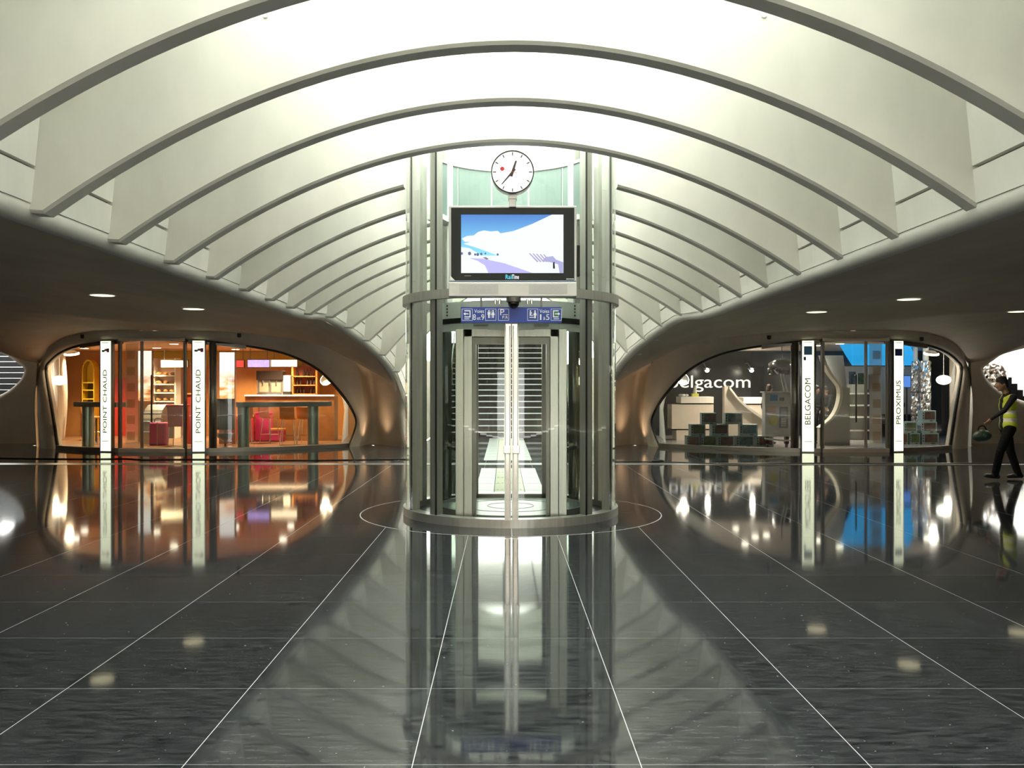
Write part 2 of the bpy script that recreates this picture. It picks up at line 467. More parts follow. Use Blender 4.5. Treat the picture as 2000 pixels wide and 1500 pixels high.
    bm = prism([(x * s, z) for x, z in prof], -9, 38)
    obj('roof_or_shade_slab', bm, M_RIB, ceiling)
for s in (1, -1): shell(s)
# slab above the soffits keeps the sky out
for s in (1, -1):
    bm = B(min(-24.5 * s, -4.0 * s), max(-24.5 * s, -4.0 * s), -9, 28, 4.3, 4.6); box(bm, min(-13.4 * s, -4.0 * s), max(-13.4 * s, -4.0 * s), 28, 38, 4.3, 4.6)
    obj('upper_slab', bm, M_CONC, ceiling)

# ribs over the passage: deep white concrete fins with an arched underside
def rib_profile(Y, cut):
    e = edge_at(Y); xe = -e.x - 0.10; ze = max(e.z + 0.02, 0.3)
    n = 22; pts = []
    for i in range(-n, n + 1):
        t = i / n; x = t * xe
        z = HC - (HC - ze) * abs(t) ** 1.95
        pts.append((x, z))
    pts = [(-xe - 0.3, ze + 0.02)] + pts + [(xe + 0.3, ze + 0.02)]
    return pts, xe, ze
def roofz(x):
    x = abs(x)
    if x < 2.3: return 5.45
    if x < 3.3: return 5.45 - (x - 2.3) * 0.55
    return 4.9 - (x - 3.3) * 0.6
for k in range(-6, 15):
    Y1 = 7.25 + SPAC * (k - 2); Y0 = Y1 - 0.19
    pts, xe, ze = rib_profile(Y1, 0)
    cut = {5: 1.335, 6: 1.305}.get(k, 0)
    zc = HC - (HC - ze) * (cut / xe) ** 1.95
    spans = [[p for p in pts if p[0] < -cut] + [(-cut, zc)], [(cut, zc)] + [p for p in pts if p[0] > cut]] if cut else [pts]
    bm = bmesh.new()
    for sp in spans:
        rows = []
        b_ = 0.025
        for x, z in sp:
            zt = roofz(x); X = x + CX
            xw = X
            rows.append([(X, Y0, z + b_), (X, Y0 + b_, z), (X, Y1 - 0.01, z), (X, Y1, z + 0.01), (X, Y1, zt), (X, Y0, zt)])
        loft(rows, bm, closed=True)
        for r in (rows[0], rows[-1]): bm.faces.new([bm.verts.new(v) for v in r])
    bmesh.ops.remove_doubles(bm, verts=bm.verts[:], dist=0.0005)
    obj('vault_rib', bm, M_RIB, ceiling)
    # small round fixings on the rib faces
    for sx in (-1, 1):
        f_ = lathe([(0.022, 0), (0.022, 0.012)], 10)
        o = obj('rib_fixing', f_, M_RIB, ceiling); o.location = (CX + sx * 1.95, Y0, HC + 0.22); o.rotation_euler = (pi / 2, 0, 0)
# skylight panes between the ribs, with slim mullions; left open where the lift shaft rises
for k in range(-6, 15):
    Y0 = 7.25 + SPAC * (k - 2); Y1 = Y0 + SPAC
    for i in range(4):
        x0 = -2.3 + i * 1.15
        if k in (4, 5, 6) and abs(x0 + 0.575) < 1.6 and Y1 > 10.3 and Y0 < 13.7: continue
        if Y0 > 29.5: continue
        obj('skylight_pane', B(x0 + 0.03, x0 + 1.12, Y0 - 0.06, Y1 - 0.13, 5.55, 5.565), M_SKYGLASS, ceiling)
for i in range(5):
    for (a, b) in (((-9, 10.05), (13.95, 38)) if i in (1, 2, 3) else ((-9, 38),)):
        obj('skylight_mullion', B(-2.3 + i * 1.15 - 0.03, -2.3 + i * 1.15 + 0.03, a, b, 5.5, 5.6), M_WHITE, ceiling)

obj('roof_or_shade_slab', B(-2.35, 2.35, 29.7, 38, 5.5, 5.65), M_RIB, ceiling)  # unseen solid roof, added to keep sky light off the stairs
# outer walls of the hall (behind and beside the photographer)
bm = B(-24.5, 2.4, -9.3, -9.0, 0, 5.6); box(bm, 4.4, 24.5, -9.3, -9.0, 0, 5.6); box(bm, 2.4, 4.4, -9.3, -9.0, 2.3, 5.6)  # unseen doorway gap, added so sky light reaches the lift front
struct(obj('wall_back', bm, M_CONC))
struct(obj('wall_left', B(-24.4, -24.1, -9, 38, 0, 4.4), M_CONC))
struct(obj('wall_right', B(24.1, 24.4, -9, 38, 0, 4.4), M_CONC))

# far wall beyond the shops with the eye-shaped opening onto the next passage
EYE_PX = [(42, 718), (44, 724), (36, 741), (16, 760), (-10, 774), (-60, 790), (-130, 800), (-200, 790), (-240, 760), (-240, 720), (-200, 690), (-130, 672), (-60, 676), (0, 690), (24, 704)]
def far_wall(s):
    Y = 26.9
    inner = [U(x, y, Y) for x, y in EYE_PX]
    inner = smoothcurve(inner + [inner[0]], 3)[:-1]
    c = sum((p for p in inner), Vector()) / len(inner)
    outer = []
    x0, x1, z0, z1 = -21.5, -13.3, -0.01, 3.05
    for p in inner:
        d = p - c; t = 1e9
        if d.x > 1e-6: t = min(t, (x1 - c.x) / d.x)
        if d.x < -1e-6: t = min(t, (x0 - c.x) / d.x)
        if d.z > 1e-6: t = min(t, (z1 - c.z) / d.z)
        if d.z < -1e-6: t = min(t, (z0 - c.z) / d.z)
        outer.append(c + d * t)
    rows = []
    for p, q in zip(inner, outer):
        n = p + (q - p).normalized() * 0.22
        rows.append([mx(v, s) for v in (p + Vector((0, 0.7, 0)), p + Vector((0, 0.12, 0)), p + Vector((0, 0.02, 0)) + (q - p).normalized() * 0.05, n + Vector((0, -0.1, 0)), p.lerp(q, 0.6), q)])
    rows.append(rows[0])
    struct(obj('wall_far', loft(rows), M_CONC, None, True))
    # bottom corners
    bm = bmesh.new()
    for a, b in ((-24.2, -21.4),): box(bm, min(a * s, b * s), max(a * s, b * s), Y, Y + 0.3, 0, 3.2)
    for (cx_, cz) in ((x0, z1), (x1, z1), (x0, z0), (x1, z0)):
        near = sorted(outer, key=lambda p: (p.x - cx_) ** 2 + (p.z - cz) ** 2)[:6]
        a = [p for p in near if abs(p.x - cx_) < 1e-3]; b = [p for p in near if abs(p.z - cz) < 1e-3]
        if a and b:
            tri = [mx(Vector((cx_, Y, cz)), s), mx(a[0], s), mx(b[0], s)]
            bm.faces.new([bm.verts.new(v) for v in tri])
    struct(obj('wall_far', bm, M_CONC))
for s in (1, -1): far_wall(s)
# ================================================================== STAIRS
M_STEPD = mat('dark_stone_step', (0.012, 0.012, 0.013), 0.8, vary=0.2, scale=6, spec=0.15)
M_NOSE = mat('pale_step_edge', (0.62, 0.66, 0.68), 0.4)
def stair(name, label, cx, w, y0, n=17, rise=0.2, run=0.3, nose=0.034):
    t = thing(name, label, 'staircase', (cx, y0, 0))
    for k in range(n):
        st = obj('step', B(-w / 2, w / 2, k * run, k * run + run + 0.02, 0.0 if k < 1 else (k - 1) * rise, (k + 1) * rise - 0.012), M_STEPD, t)
        obj('step_edge', B(-w / 2, w / 2, k * run - 0.012, k * run + 0.05, (k + 1) * rise - nose, (k + 1) * rise), M_NOSE, st)
    return t
st0 = stair('staircase', 'dark stone stairs with pale step edges behind the glass lift', LIFT.x, 4.3, 30.0)
for s in (-1, 1):
    for dx in (0.0,):
        pts = [(s * 1.95, -0.2, 0.95), (s * 1.95, 0.0, 1.0), (s * 1.95, 5.1, 4.4)]
        hr = obj('handrail', tube(pts, 0.022, 8), M_CHROME, st0, True)
        for k in range(5): obj('baluster', tube([(s * 1.95, 0.1 + k * 1.2, 0.1 + k * 0.8), (s * 1.95, 0.1 + k * 1.2, 1.06 + k * 0.8)], 0.015, 6), M_CHROME, hr)
st1 = stair('staircase', 'dark stone stairs glimpsed through the eye opening beside the bakery', -18.5, 4.0, 28.5, nose=0.018)
st2 = stair('staircase', 'dark stone stairs glimpsed behind the walking man in the yellow vest', 17.8, 1.8, 29.6, n=11, run=0.18, nose=0.018); st2.rotation_euler = (0, 0, pi / 2)
struct(obj('wall_stairwell', B(15.9, 20.6, 31.0, 31.3, 0, 5.5), M_WHITE))
for s, x0, x1 in ((-1, -20.9, -20.6), (1, 20.6, 20.9)):
    struct(obj('wall_stairwell', B(x0, x1, 27.7, 37, 0, 4.3), M_WHITE))

# ================================================================== SHOPFRONTS
def theta_of(p): return math.atan2(p.x - BX, -(p.y - BY))
POLY = [(theta_of(p), p.z) for p in F_S]
def zrange(th):
    zs = []
    n = len(POLY)
    for i in range(n):
        (a, za), (b, zb) = POLY[i], POLY[(i + 1) % n]
        if (a - th) * (b - th) < 0: zs.append(za + (zb - za) * (th - a) / (b - a))
    if len(zs) < 2: return None
    return min(zs), max(zs)
def pxth(px): return theta_of(bow(px, 760))
TH0, TH1 = min(p[0] for p in POLY), max(p[0] for p in POLY)
def bowpt(th, z, r=BR): return Vector((BX + r * math.sin(th), BY - r * math.cos(th), z))
M_FRAME = mat('shopfront_frame', (0.30, 0.28, 0.25), 0.38, 0.8)
def shopfront(s, idx):
    root = bpy.data.objects.new('window_%d' % idx, None); col.objects.link(root); struct(root)
    cuts = [TH0 + 0.004, pxth(205), pxth(240), pxth(303), pxth(366), pxth(405), pxth(500), pxth(600), TH1 - 0.004]
    for a, b in zip(cuts, cuts[1:]):
        rows = []
        for i in range(13):
            th = a + 0.003 + (b - a - 0.006) * i / 12
            zr = zrange(th)
            if not zr: continue
            lo, hi = max(zr[0], 0.02), zr[1] - 0.01
            if hi - lo < 0.03: continue
            rows.append([mx(bowpt(th, z), s) for z in (lo, (lo + hi) / 2, hi)])
        if len(rows) > 1: obj('pane', loft(rows), M_GLASS, root)
    # edge gasket around the opening
    obj('edge_frame', tube([mx(p + Vector((0, -0.02, 0)), s) for p in F_S], 0.045, 8), M_RUBBER, root, True)
    # base rail
    bm = bmesh.new(); rows = []
    for i in range(41):
        th = pxth(116) + (pxth(680) - pxth(116)) * i / 40
        rows.append([mx(bowpt(th, z, r), s) for r, z in ((BR + 0.10, -0.01), (BR + 0.10, 0.10), (BR - 0.08, 0.10), (BR - 0.08, -0.01))])
    obj('base_rail', loft(rows, closed=True), M_FRAME, root)
    # curved dark head above the glass between the pillars
    for a, b in ((pxth(160), pxth(238)), (pxth(368), pxth(480))):
        rows = []
        for i in range(13):
            th = a + (b - a) * i / 12; z1 = (zrange(th) or (0, 2.85))[1]
            rows.append([mx(bowpt(th, z, r), s) for r, z in ((BR + 0.06, z1 - 0.09), (BR + 0.06, z1 + 0.03), (BR - 0.06, z1 + 0.03), (BR - 0.06, z1 - 0.09))])
        obj('head_rail', loft(rows, closed=True), M_STEELD, root)
    for px in (205, 234, 376, 416):
        th = pxth(px); z1 = zrange(th)[1]
        o = obj('mullion', tube([mx(bowpt(th, 0.05), s), mx(bowpt(th, z1), s)], 0.10 if px == 416 else 0.03, 10), M_FRAME, root, True)
    # sliding door portal standing proud of the bow
    d = bpy.data.objects.new('door_%d' % idx, None); col.objects.link(d); struct(d)
    A, Bp = bowpt(pxth(240), 0, BR + 0.14), bowpt(pxth(366), 0, BR + 0.14)
    def bar(name, p, q, z0, z1, m, th=0.05, par=d):
        dv = (q - p).normalized(); nv = Vector((dv.y, -dv.x, 0))
        bm = bmesh.new()
        rows = []
        for w in (p, q):
            rows.append([mx(w + nv * o_ + Vector((0, 0, z)), s) for o_, z in ((-th, z0), (th, z0), (th, z1), (-th, z1))])
        loft(rows, bm, closed=True)
        for r in rows: bm.faces.new([bm.verts.new(v) for v in r])
        bmesh.ops.remove_doubles(bm, verts=bm.verts[:], dist=1e-4)
        return obj(name, bm, m, par)
    M_HEAD = mat('pale_aluminium', (0.62, 0.55, 0.47), 0.4, 0.6)
    bar('door_header', A, Bp, 2.86, 2.97, M_HEAD, 0.07)
    bar('threshold', A, Bp, -0.002, 0.10, M_HEAD, 0.07)
    for t in (0.0, 1.0):
        p = A.lerp(Bp, t); bar('door_jamb', p.lerp(Bp if t == 0 else A, -0.004), p.lerp(Bp if t == 0 else A, 0.012), 0.0, 2.95, M_STEELD, 0.06)
    for t0, t1 in ((0.02, 0.34), (0.34, 0.98)):
        lf = bar('door_leaf', A.lerp(Bp, t0 + 0.006), A.lerp(Bp, t1 - 0.006), 0.11, 2.85, M_GLASS, 0.008)
        bar('leaf_stile', A.lerp(Bp, t0 + 0.004), A.lerp(Bp, t0 + 0.02), 0.11, 2.85, M_FRAME, 0.018, lf)
        bar('leaf_stile', A.lerp(Bp, t1 - 0.02), A.lerp(Bp, t1 - 0.004), 0.11, 2.85, M_FRAME, 0.018, lf)
    # long pull handle
    p = A.lerp(Bp, 0.50); nv = Vector((0.02, -0.12, 0))
    lo, hi = p + Vector((0, 0, 0.78)), p + Vector((0, 0, 1.98))
    obj('pull_handle', tube([mx(v, s) for v in (hi, hi + nv, lo + nv, lo)], 0.022, 8), M_STEELD, d, True)
    return root
M_LIGHTBOX = mat('lit_white_acrylic', (0.6, 0.62, 0.5), 0.4, emit=0.65, ecol=(0.95, 1.0, 0.70))
M_LETTER = mat('dark_lettering', (0.03, 0.04, 0.03), 0.5)
def sign_pillar(s, px, words, label, logo):
    th = pxth(px); p = mx(bowpt(th, 0, BR + 0.22), s)
    zt = 2.86
    t = thing('sign_pillar', label, 'sign', p, th * s)
    obj('housing', B(-0.165, 0.165, 0.0, 0.12, 0.0, zt + 0.01), M_STEELD, t)
    obj('light_panel', B(-0.145, 0.145, -0.03, 0.0, 0.03, zt), M_LIGHTBOX, t)
    obj('side_trim', B(-0.165, -0.147, -0.04, 0.0, 0.0, zt), mat('violet_edge', (0.12, 0.10, 0.35), 0.4), t)
    z0, z1 = words[1], words[2]
    text('lettering', words[0], words[3], M_LETTER, t, (0.0, -0.034, (z0 + z1) / 2), (pi / 2, -pi / 2, 0), 0.002, width=z1 - z0)
    for (m_, x0, x1, za, zb) in logo:
        obj('emblem', B(x0, x1, -0.035, -0.03, za, zb, bev=0.0), m_, t)
    for za in (0.28, zt - 0.05):
        obj('line', B(-0.1, 0.1, -0.034, -0.03, za, za + 0.012), mat('line_grey', (0.25, 0.27, 0.25), 0.5), t)
    return t
M_MAG = mat('magenta_print', (0.55, 0.05, 0.30), 0.5); M_GRN = mat('dark_green_print', (0.05, 0.12, 0.04), 0.5)
M_LBLUE = mat('light_blue_print', (0.10, 0.34, 0.68), 0.5); M_DBLUE = mat('dark_blue_print', (0.03, 0.05, 0.32), 0.5)
shopfront(1, 1); shopfront(-1, 2)
lg1 = [(M_GRN, -0.10, -0.02, 2.58, 2.63), (mat('pink_print', (0.75, 0.35, 0.55), 0.5), -0.02, 0.05, 2.60, 2.66), (M_MAG, 0.05, 0.12, 2.57, 2.67)]
sign_pillar(1, 219, ('POINT CHAUD', 0.50, 2.12, 0.17), 'lit white sign pillar with vertical lettering at the curtained end of the bakery', lg1)
sign_pillar(1, 391, ('POINT CHAUD', 0.50, 2.12, 0.17), 'lit white sign pillar with vertical lettering beside the dark bin of the bakery', lg1)
sign_pillar(-1, 393, ('BELGACOM', 0.72, 1.90, 0.20), 'lit white sign pillar with a pale blue emblem beside the white kiosk', [(M_LBLUE, -0.10, 0.10, 2.50, 2.72), (M_LBLUE, -0.11, -0.05, 2.36, 2.45)])
sign_pillar(-1, 226, ('PROXIMUS', 0.72, 1.84, 0.20), 'lit white sign pillar with a dark blue emblem on the phone shop', [(M_DBLUE, -0.11, 0.11, 2.48, 2.66)])

# ------------------------------------------------------------------ room shells of the shops
def arc_slab(z0, z1, s, r=BR - 0.12):
    pts = []
    for i in range(25):
        th = TH0 + 0.02 + (TH1 - TH0 - 0.04) * i / 24
        p = mx(bowpt(th, 0, r), s); pts.append((p.x, p.y))
    e0, e1 = pts[0], pts[-1]
    pts += [(s * -4.9, 31.3), (s * -15.7, 31.3)]
    return prism(pts, z0, z1, axis='Z')
def room(s, idx, mf, mc, mb, ml, mr):
    struct(obj('floor_shop_%d' % idx, arc_slab(-0.004, 0.012, s), mf))
    struct(obj('ceiling_shop_%d' % idx, arc_slab(2.93, 3.0, s), mc))
    b = struct(obj('wall_shop_back_%d' % idx, B(min(-15.9 * s, -4.4 * s), max(-15.9 * s, -4.4 * s), 31.2, 31.4, 0, 3.0), mb))
    # end walls curve away behind the collar
    def endw(pts, m, nm):
        rows = []
        for (x, y, lean) in pts: rows.append([mx(Vector((x + lean * (1 - abs(z - 1.1) / 1.9) - (1.5 * (max(0, z - 1.0) / 1.95) ** 2 if 'end' in nm else 0), y, z)), s) for z in (0, 0.3, 0.7, 1.0, 1.3, 1.6, 1.9, 2.2, 2.5, 2.75, 2.95)])
        struct(obj(nm, loft(rows), m, None, True))
    endw([(-4.72, 25.75, 0.22), (-4.85, 26.6, 0.15), (-5.1, 28.5, 0.1), (-5.4, 31.3, 0)], mr, 'wall_shop_end_%d' % idx)
    endw([(-13.02, 25.2, -0.10), (-13.45, 26.4, -0.10), (-14.4, 28.5, -0.1), (-15.7, 31.3, 0)], ml, 'wall_shop_side_%d' % idx)
M_SFL = mat('brown_shop_floor', (0.23, 0.12, 0.06), 0.35, vary=0.2, scale=3)
M_SFR = mat('grey_shop_floor', (0.20, 0.18, 0.17), 0.25, vary=0.15, scale=3)
M_CEL = mat('peach_ceiling', (0.62, 0.42, 0.26), 0.7); M_CER = mat('beige_ceiling', (0.5, 0.44, 0.38), 0.7)
M_ORW = mat('orange_brown_wall', (0.45, 0.20, 0.055), 0.7, vary=0.1, scale=2)
M_DKW = mat('dark_grey_wall', (0.035, 0.035, 0.035), 0.25, vary=0.2, scale=1.5)
M_BEI = mat('beige_plaster', (0.56, 0.48, 0.36), 0.7, vary=0.06, scale=2)
M_GRW = mat('grey_green_plaster', (0.36, 0.36, 0.31), 0.7)
room(1, 1, M_SFL, M_CEL, M_ORW, M_BEI, M_BEI)
room(-1, 2, M_SFR, M_CER, M_DKW, M_GRW, M_GRW)

# ================================================================== LAMPS
def downlight(name, p, r, energy, colr, label, group, tilt=None, spot=R(130), emit=None):
    t = thing(name, label, 'light', p, 0, group)
    obj('trim_ring', arcband(r, r + 0.03, -0.006, 0.015, 0, 2 * pi, 24), M_WHITE, t)
    obj('lens', lathe([(r, -0.008), (r, 0.012)], 24), emit or M_LAMP, t)
    lamp('light', 'SPOT', (0, 0, -0.04), energy, colr, t, r * 0.8, None, spot)
    return t
WARM = (1.0, 0.80, 0.52)
for i, (x, y, Y, d, e) in enumerate(((200, 575, 14.2, 'far in front of the bakery', 1), (378, 602, 18.4, 'close to the bakery collar', 1), (1595, 608, 18.6, 'close to the phone shop collar', 1), (1775, 583, 14.6, 'far in front of the phone shop', 1), (1990, 607, 17.0, 'above the walking man in the yellow vest', 1))):
    lo, hi = 9.0, 21.0
    for _ in range(40):
        m_ = (lo + hi) / 2; p = U(x, y, m_)
        if p.z < soffit_z(p.x, m_): lo = m_
        else: hi = m_
    downlight('soffit_downlight', p + Vector((0, 0, -0.012)), 0.19, 150, (1, 0.86, 0.6), 'round recessed light in the dark soffit ' + d, 'soffit downlights', emit=mat('dim_lens', (0.8, 0.75, 0.55), 0.4, emit=0.9, ecol=(1.0, 0.9, 0.55)))
# floor uplights in the niches of the legs
for (x, y, Y, d) in ((729, 867, 25.75, 'bakery'), (1240, 867, 25.75, 'phone shop')):
    p = U(x, y, Y); p.z = 0.0
    t = thing('floor_uplight', 'small floor spotlight in the concrete niche beside the ' + d, 'light', p, 0, 'floor uplights')
    obj('bezel', arcband(0.035, 0.055, -0.001, 0.014, 0, 2 * pi, 16), M_STEEL, t)
    obj('lens', lathe([(0.035, 0.0), (0.035, 0.010)], 16), M_LAMP, t)
    lamp('light', 'SPOT', (0, 0, 0.03), 20, (1.0, 0.68, 0.42), t, 0.03, (pi - 0.02, 0, 0), R(110), 1.0)
for (x, y, Y, d) in ((68, 867, 25.7, 'bakery'), (1895, 868, 25.7, 'phone shop')):
    p = U(x, y, Y); p.z = 0.0
    t = thing('floor_uplight', 'small floor spotlight at the outer corner of the ' + d, 'light', p, 0, 'floor uplights')
    obj('bezel', arcband(0.035, 0.055, -0.001, 0.014, 0, 2 * pi, 16), M_STEEL, t)
    obj('lens', lathe([(0.035, 0.0), (0.035, 0.010)], 16), M_LAMP, t)
    lamp('light', 'SPOT', (0, 0, 0.03), 3, (1.0, 0.5, 0.22), t, 0.03, (pi - 0.1, 0, 0), R(80))
# small dark nozzles in the collar above the shopfronts
for (x, y, s, d) in ((161, 659, 1, 'bakery collar on the curtain side'), (467, 657, 1, 'bakery collar on the lift side'), (1502, 661, 1, 'phone shop collar on the lift side'), (1800, 664, 1, 'phone shop collar by the round pendant lamps')):
    yb = bow(x if x < 984 else 2 * 984 - x, y).y - 0.45
    o = obj('ceiling_nozzle', lathe([(0.035, 0), (0.05, 0.02), (0.05, 0.1)], 14), M_RUBBER)
    o.location = U(x, y + 2, yb); tag(o, 'small black round nozzle in the ' + d, 'nozzle', 'collar nozzles')
# ================================================================== GLASS LIFT
lift = thing('glass_lift', 'round glass and steel passenger lift standing in the middle of the hall', 'lift', LIFT)
def lobj(name, bm, m, par=None, smooth=False): return obj(name, bm, m, par or lift, smooth)
D = R
lobj('base_ring', arcband(1.27, 1.42, 0.0, 0.105, 0, 2 * pi, 96), M_STEEL)
lobj('pit_plate', lathe([(1.28, 0.004), (1.28, 0.03)], 48), M_BLACK)
lobj('middle_ring', arcband(1.33, 1.43, 2.73, 2.84, D(22), D(338), 80), M_STEEL)
TOPZ = 6.4
for a in (44, 69, 111, 136, 224, 249, 291, 316):
    w = 0.055 if a in (69, 111, 249, 291) else 0.045
    bm = bmesh.new(); rows = []
    bm = arcband(1.27, 1.37, 0.105, TOPZ, D(a) - w, D(a) + w, 4)
    lobj('post', bm, M_STEEL)
    lobj('gasket', arcband(1.375, 1.392, 0.105, TOPZ, D(a) + (w if a < 180 else -w) * (-1 if a in (44, 136, 224, 316) else -1) - 0.006, D(a) + (w if a < 180 else -w) * -1 + 0.006, 2), M_RUBBER)
segs = [(44, 69), (69, 111), (111, 136), (136, 224), (224, 249), (249, 291), (291, 316)]
for a, b in segs:
    n = max(4, (b - a) // 5)
    lobj('glass_panel', sheet(1.39, 0.105, 2.73, D(a) + 0.004, D(b) - 0.004, n), M_LGLASS)
    lobj('glass_panel', sheet(1.39, 2.84, TOPZ, D(a) + 0.004, D(b) - 0.004, n), M_LGLASS)
lobj('glass_panel', sheet(1.39, 2.74, TOPZ, D(-44), D(44), 16), M_LGLASS)
# curved door: two leaves with polished meeting stiles
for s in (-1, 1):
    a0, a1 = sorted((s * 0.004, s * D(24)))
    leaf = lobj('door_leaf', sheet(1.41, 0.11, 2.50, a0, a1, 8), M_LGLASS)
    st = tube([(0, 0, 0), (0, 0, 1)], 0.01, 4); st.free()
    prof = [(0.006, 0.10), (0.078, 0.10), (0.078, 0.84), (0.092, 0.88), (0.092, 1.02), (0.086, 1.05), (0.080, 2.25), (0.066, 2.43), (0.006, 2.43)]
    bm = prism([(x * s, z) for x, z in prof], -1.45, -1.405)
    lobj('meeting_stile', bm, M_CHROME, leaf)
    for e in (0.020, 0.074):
        lobj('painted_glint', B(min(s * (e - 0.008), s * (e + 0.008)), max(s * (e - 0.008), s * (e + 0.008)), -1.456, -1.449, 0.12, 2.38), M_WHITE, leaf)  # white strips painting the reflected light along the stile edges
    lobj('stile_bracket', B(min(s * 0.012, s * 0.094), max(s * 0.012, s * 0.094), -1.465, -1.44, 0.88, 0.98, bev=0.008), M_CHROME, leaf)
    # fixed glass beside the door
    b0, b1 = sorted((s * D(24), s * D(43)))
    lobj('glass_panel', sheet(1.39, 0.105, 2.73, b0, b1, 6), M_LGLASS)
# header with the door gear
M_HDR = mat('white_header_panel', (0.66, 0.72, 0.68), 0.45)
lobj('header_panel', arcband(1.02, 1.06, 2.52, 2.72, D(-58), D(58), 24), M_HDR)
lobj('header_track', arcband(1.00, 1.09, 2.455, 2.515, D(-60), D(60), 24), M_BLACK)
lobj('header_panel', arcband(1.02, 1.06, 2.36, 2.45, D(-58), D(58), 24), M_HDR)
for s in (-1, 1):
    lobj('vent_slot', B(min(s * 0.28, s * 0.46), max(s * 0.28, s * 0.46), -1.045, -1.03, 2.40, 2.425), M_STEELD)
    for k in range(4):
        lobj('bolt', lathe([(0.012, 0), (0.012, 0.02)], 8, c=(s * (0.80), -0.70 - 0, 2.55 + 0.04 * k)), M_STEELD)
# inner frame and front portal
for s in (-1, 1):
    lobj('inner_post', B(min(s * 0.58, s * 0.68), max(s * 0.58, s * 0.68), -0.99, -0.88, 0.08, 2.37, bev=0.006), M_STEEL)
    lobj('portal_jamb', B(min(s * 0.475, s * 0.575), max(s * 0.475, s * 0.575), -1.02, -0.90, 0.08, 2.37, bev=0.005), M_STEEL)
    lobj('portal_lining', B(min(s * 0.43, s * 0.473), max(s * 0.43, s * 0.473), -0.97, -0.86, 0.08, 2.27), M_STEELD)
    # rear doorway
    lobj('rear_jamb', B(min(s * 0.455, s * 0.60), max(s * 0.455, s * 0.60), 0.86, 0.96, 0.08, 2.42), M_STEELD)
lobj('portal_lintel', B(-0.575, 0.575, -1.02, -0.90, 2.275, 2.37, bev=0.005), M_STEEL)
lobj('portal_lining', B(-0.43, 0.43, -0.97, -0.86, 2.19, 2.273), M_STEELD)
lobj('rear_lintel', B(-0.6, 0.6, 0.86, 0.96, 2.31, 2.45), M_STEELD)
lobj('rear_sill', B(-0.6, 0.6, 0.86, 0.96, 0.08, 0.14), M_STEELD)
for a0, a1 in ((40, 142), (218, 320)):
    lobj('cab_side', sheet(0.96, 0.10, 2.42, D(a0), D(a1), 20), M_CABGLASS)
    lobj('cab_rail', arcband(0.88, 0.92, 0.86, 0.90, D(a0 + 12), D(a1 - 12), 16), M_CHROME)
    lobj('cab_skirt', arcband(0.94, 0.97, 0.03, 0.12, D(a0), D(a1), 20), M_STEEL)
    for a in (a0 + 30, a1 - 30):
        lobj('guide_post', arcband(1.0, 1.09, 0.03, 2.5, D(a) - 0.05, D(a) + 0.05, 3), M_STEELD)
cf = lobj('cab_floor', lathe([(0.95, 0.03), (0.95, 0.085)], 48), mat('cab_floor_sheet', (0.30, 0.34, 0.31), 0.3))
lobj('floor_ring', arcband(0.30, 0.312, 0.084, 0.089, 0, 2 * pi, 40), M_STEELD, cf)
lobj('floor_ring', arcband(0.60, 0.612, 0.084, 0.089, 0, 2 * pi, 40), M_STEELD, cf)
lobj('cab_roof', arcband(0.55, 0.98, 2.45, 2.52, 0, 2 * pi, 40), M_STEELD)
# pale glazed collar where the shaft meets the roof
M_FROST = mat('frosted_green_glass', (0.20, 0.27, 0.245), 0.35)
M_FROST.node_tree.nodes['Principled BSDF'].inputs['Transmission Weight'].default_value = 0.1
for k in range(5):
    a = 110 + k * 28
    lobj('frosted_panel', arcband(1.10, 1.115, 4.02, 4.79, D(a + 0.6), D(a + 27.4), 6), M_FROST)
lobj('collar_ring', arcband(0.92, 1.15, 3.93, 4.0, D(100), D(260), 40), M_WHITE)
lobj('collar_cap', arcband(1.08, 1.14, 4.79, 4.83, D(105), D(255), 40), M_STEEL)
for s in (-1, 1):
    lobj('white_upright', B(min(s * 0.80, s * 0.87), max(s * 0.80, s * 0.87), 0.45, 0.53, 2.52, 4.85), M_WHITE)
    lobj('guide_rail', B(min(s * 0.93, s * 0.97), max(s * 0.93, s * 0.97), -0.2, -0.1, 2.52, 5.4), M_STEELD)
    for z in (3.1, 3.5, 3.9, 4.3): lobj('rail_clip', B(min(s * 0.95, s * 1.02), max(s * 0.95, s * 1.02), -0.22, -0.08, z, z + 0.06), M_BLACK)

# ------------------------------------------------------------------ information display on the lift
def emis(name, c, k=1.0): return mat(name, tuple(0.04 * x for x in c), 0.4, emit=k, ecol=c, spec=0.2)
TVY = 10.40
S = TVY / F_PX
tv_c = U(1001.5, 490, TVY)
tv = thing('information_display', 'large flat screen in a silver and black frame mounted on the lift', 'screen', tv_c)
def q(px, py): return ((px - 1001.5) * S, (490 - py) * S)
def rect(name, x0, y0, x1, y1, ya, yb, m, par, bev=0.0):
    a, d_ = q(x0, y1); c, b = q(x1, y0)
    return obj(name, B(a, c, ya, yb, d_, b, bev=bev), m, par)
M_SILV = mat('silver_casing', (0.55, 0.53, 0.52), 0.38, 0.5)
rect('casing', 876, 401, 1127, 580, 0.03, 0.16, M_SILV, tv, 0.008)
bz = rect('bezel', 881, 405, 1122, 547, 0.012, 0.035, M_BLACK, tv, 0.004)
rect('frame_line', 878, 547.5, 1125, 550, 0.005, 0.03, mat('blue_grey_trim', (0.20, 0.24, 0.33), 0.3, 0.6), tv)
sp = rect('speaker_bar', 876, 551, 1127, 579, 0.0, 0.03, M_SILV, tv, 0.008)
M_MESH = mat('speaker_mesh', (0.46, 0.44, 0.43), 0.6, vary=0.2, scale=220)
for x0, x1 in ((897, 973), (1033, 1108)): rect('speaker_mesh', x0, 555, x1, 574, -0.003, 0.002, M_MESH, sp)
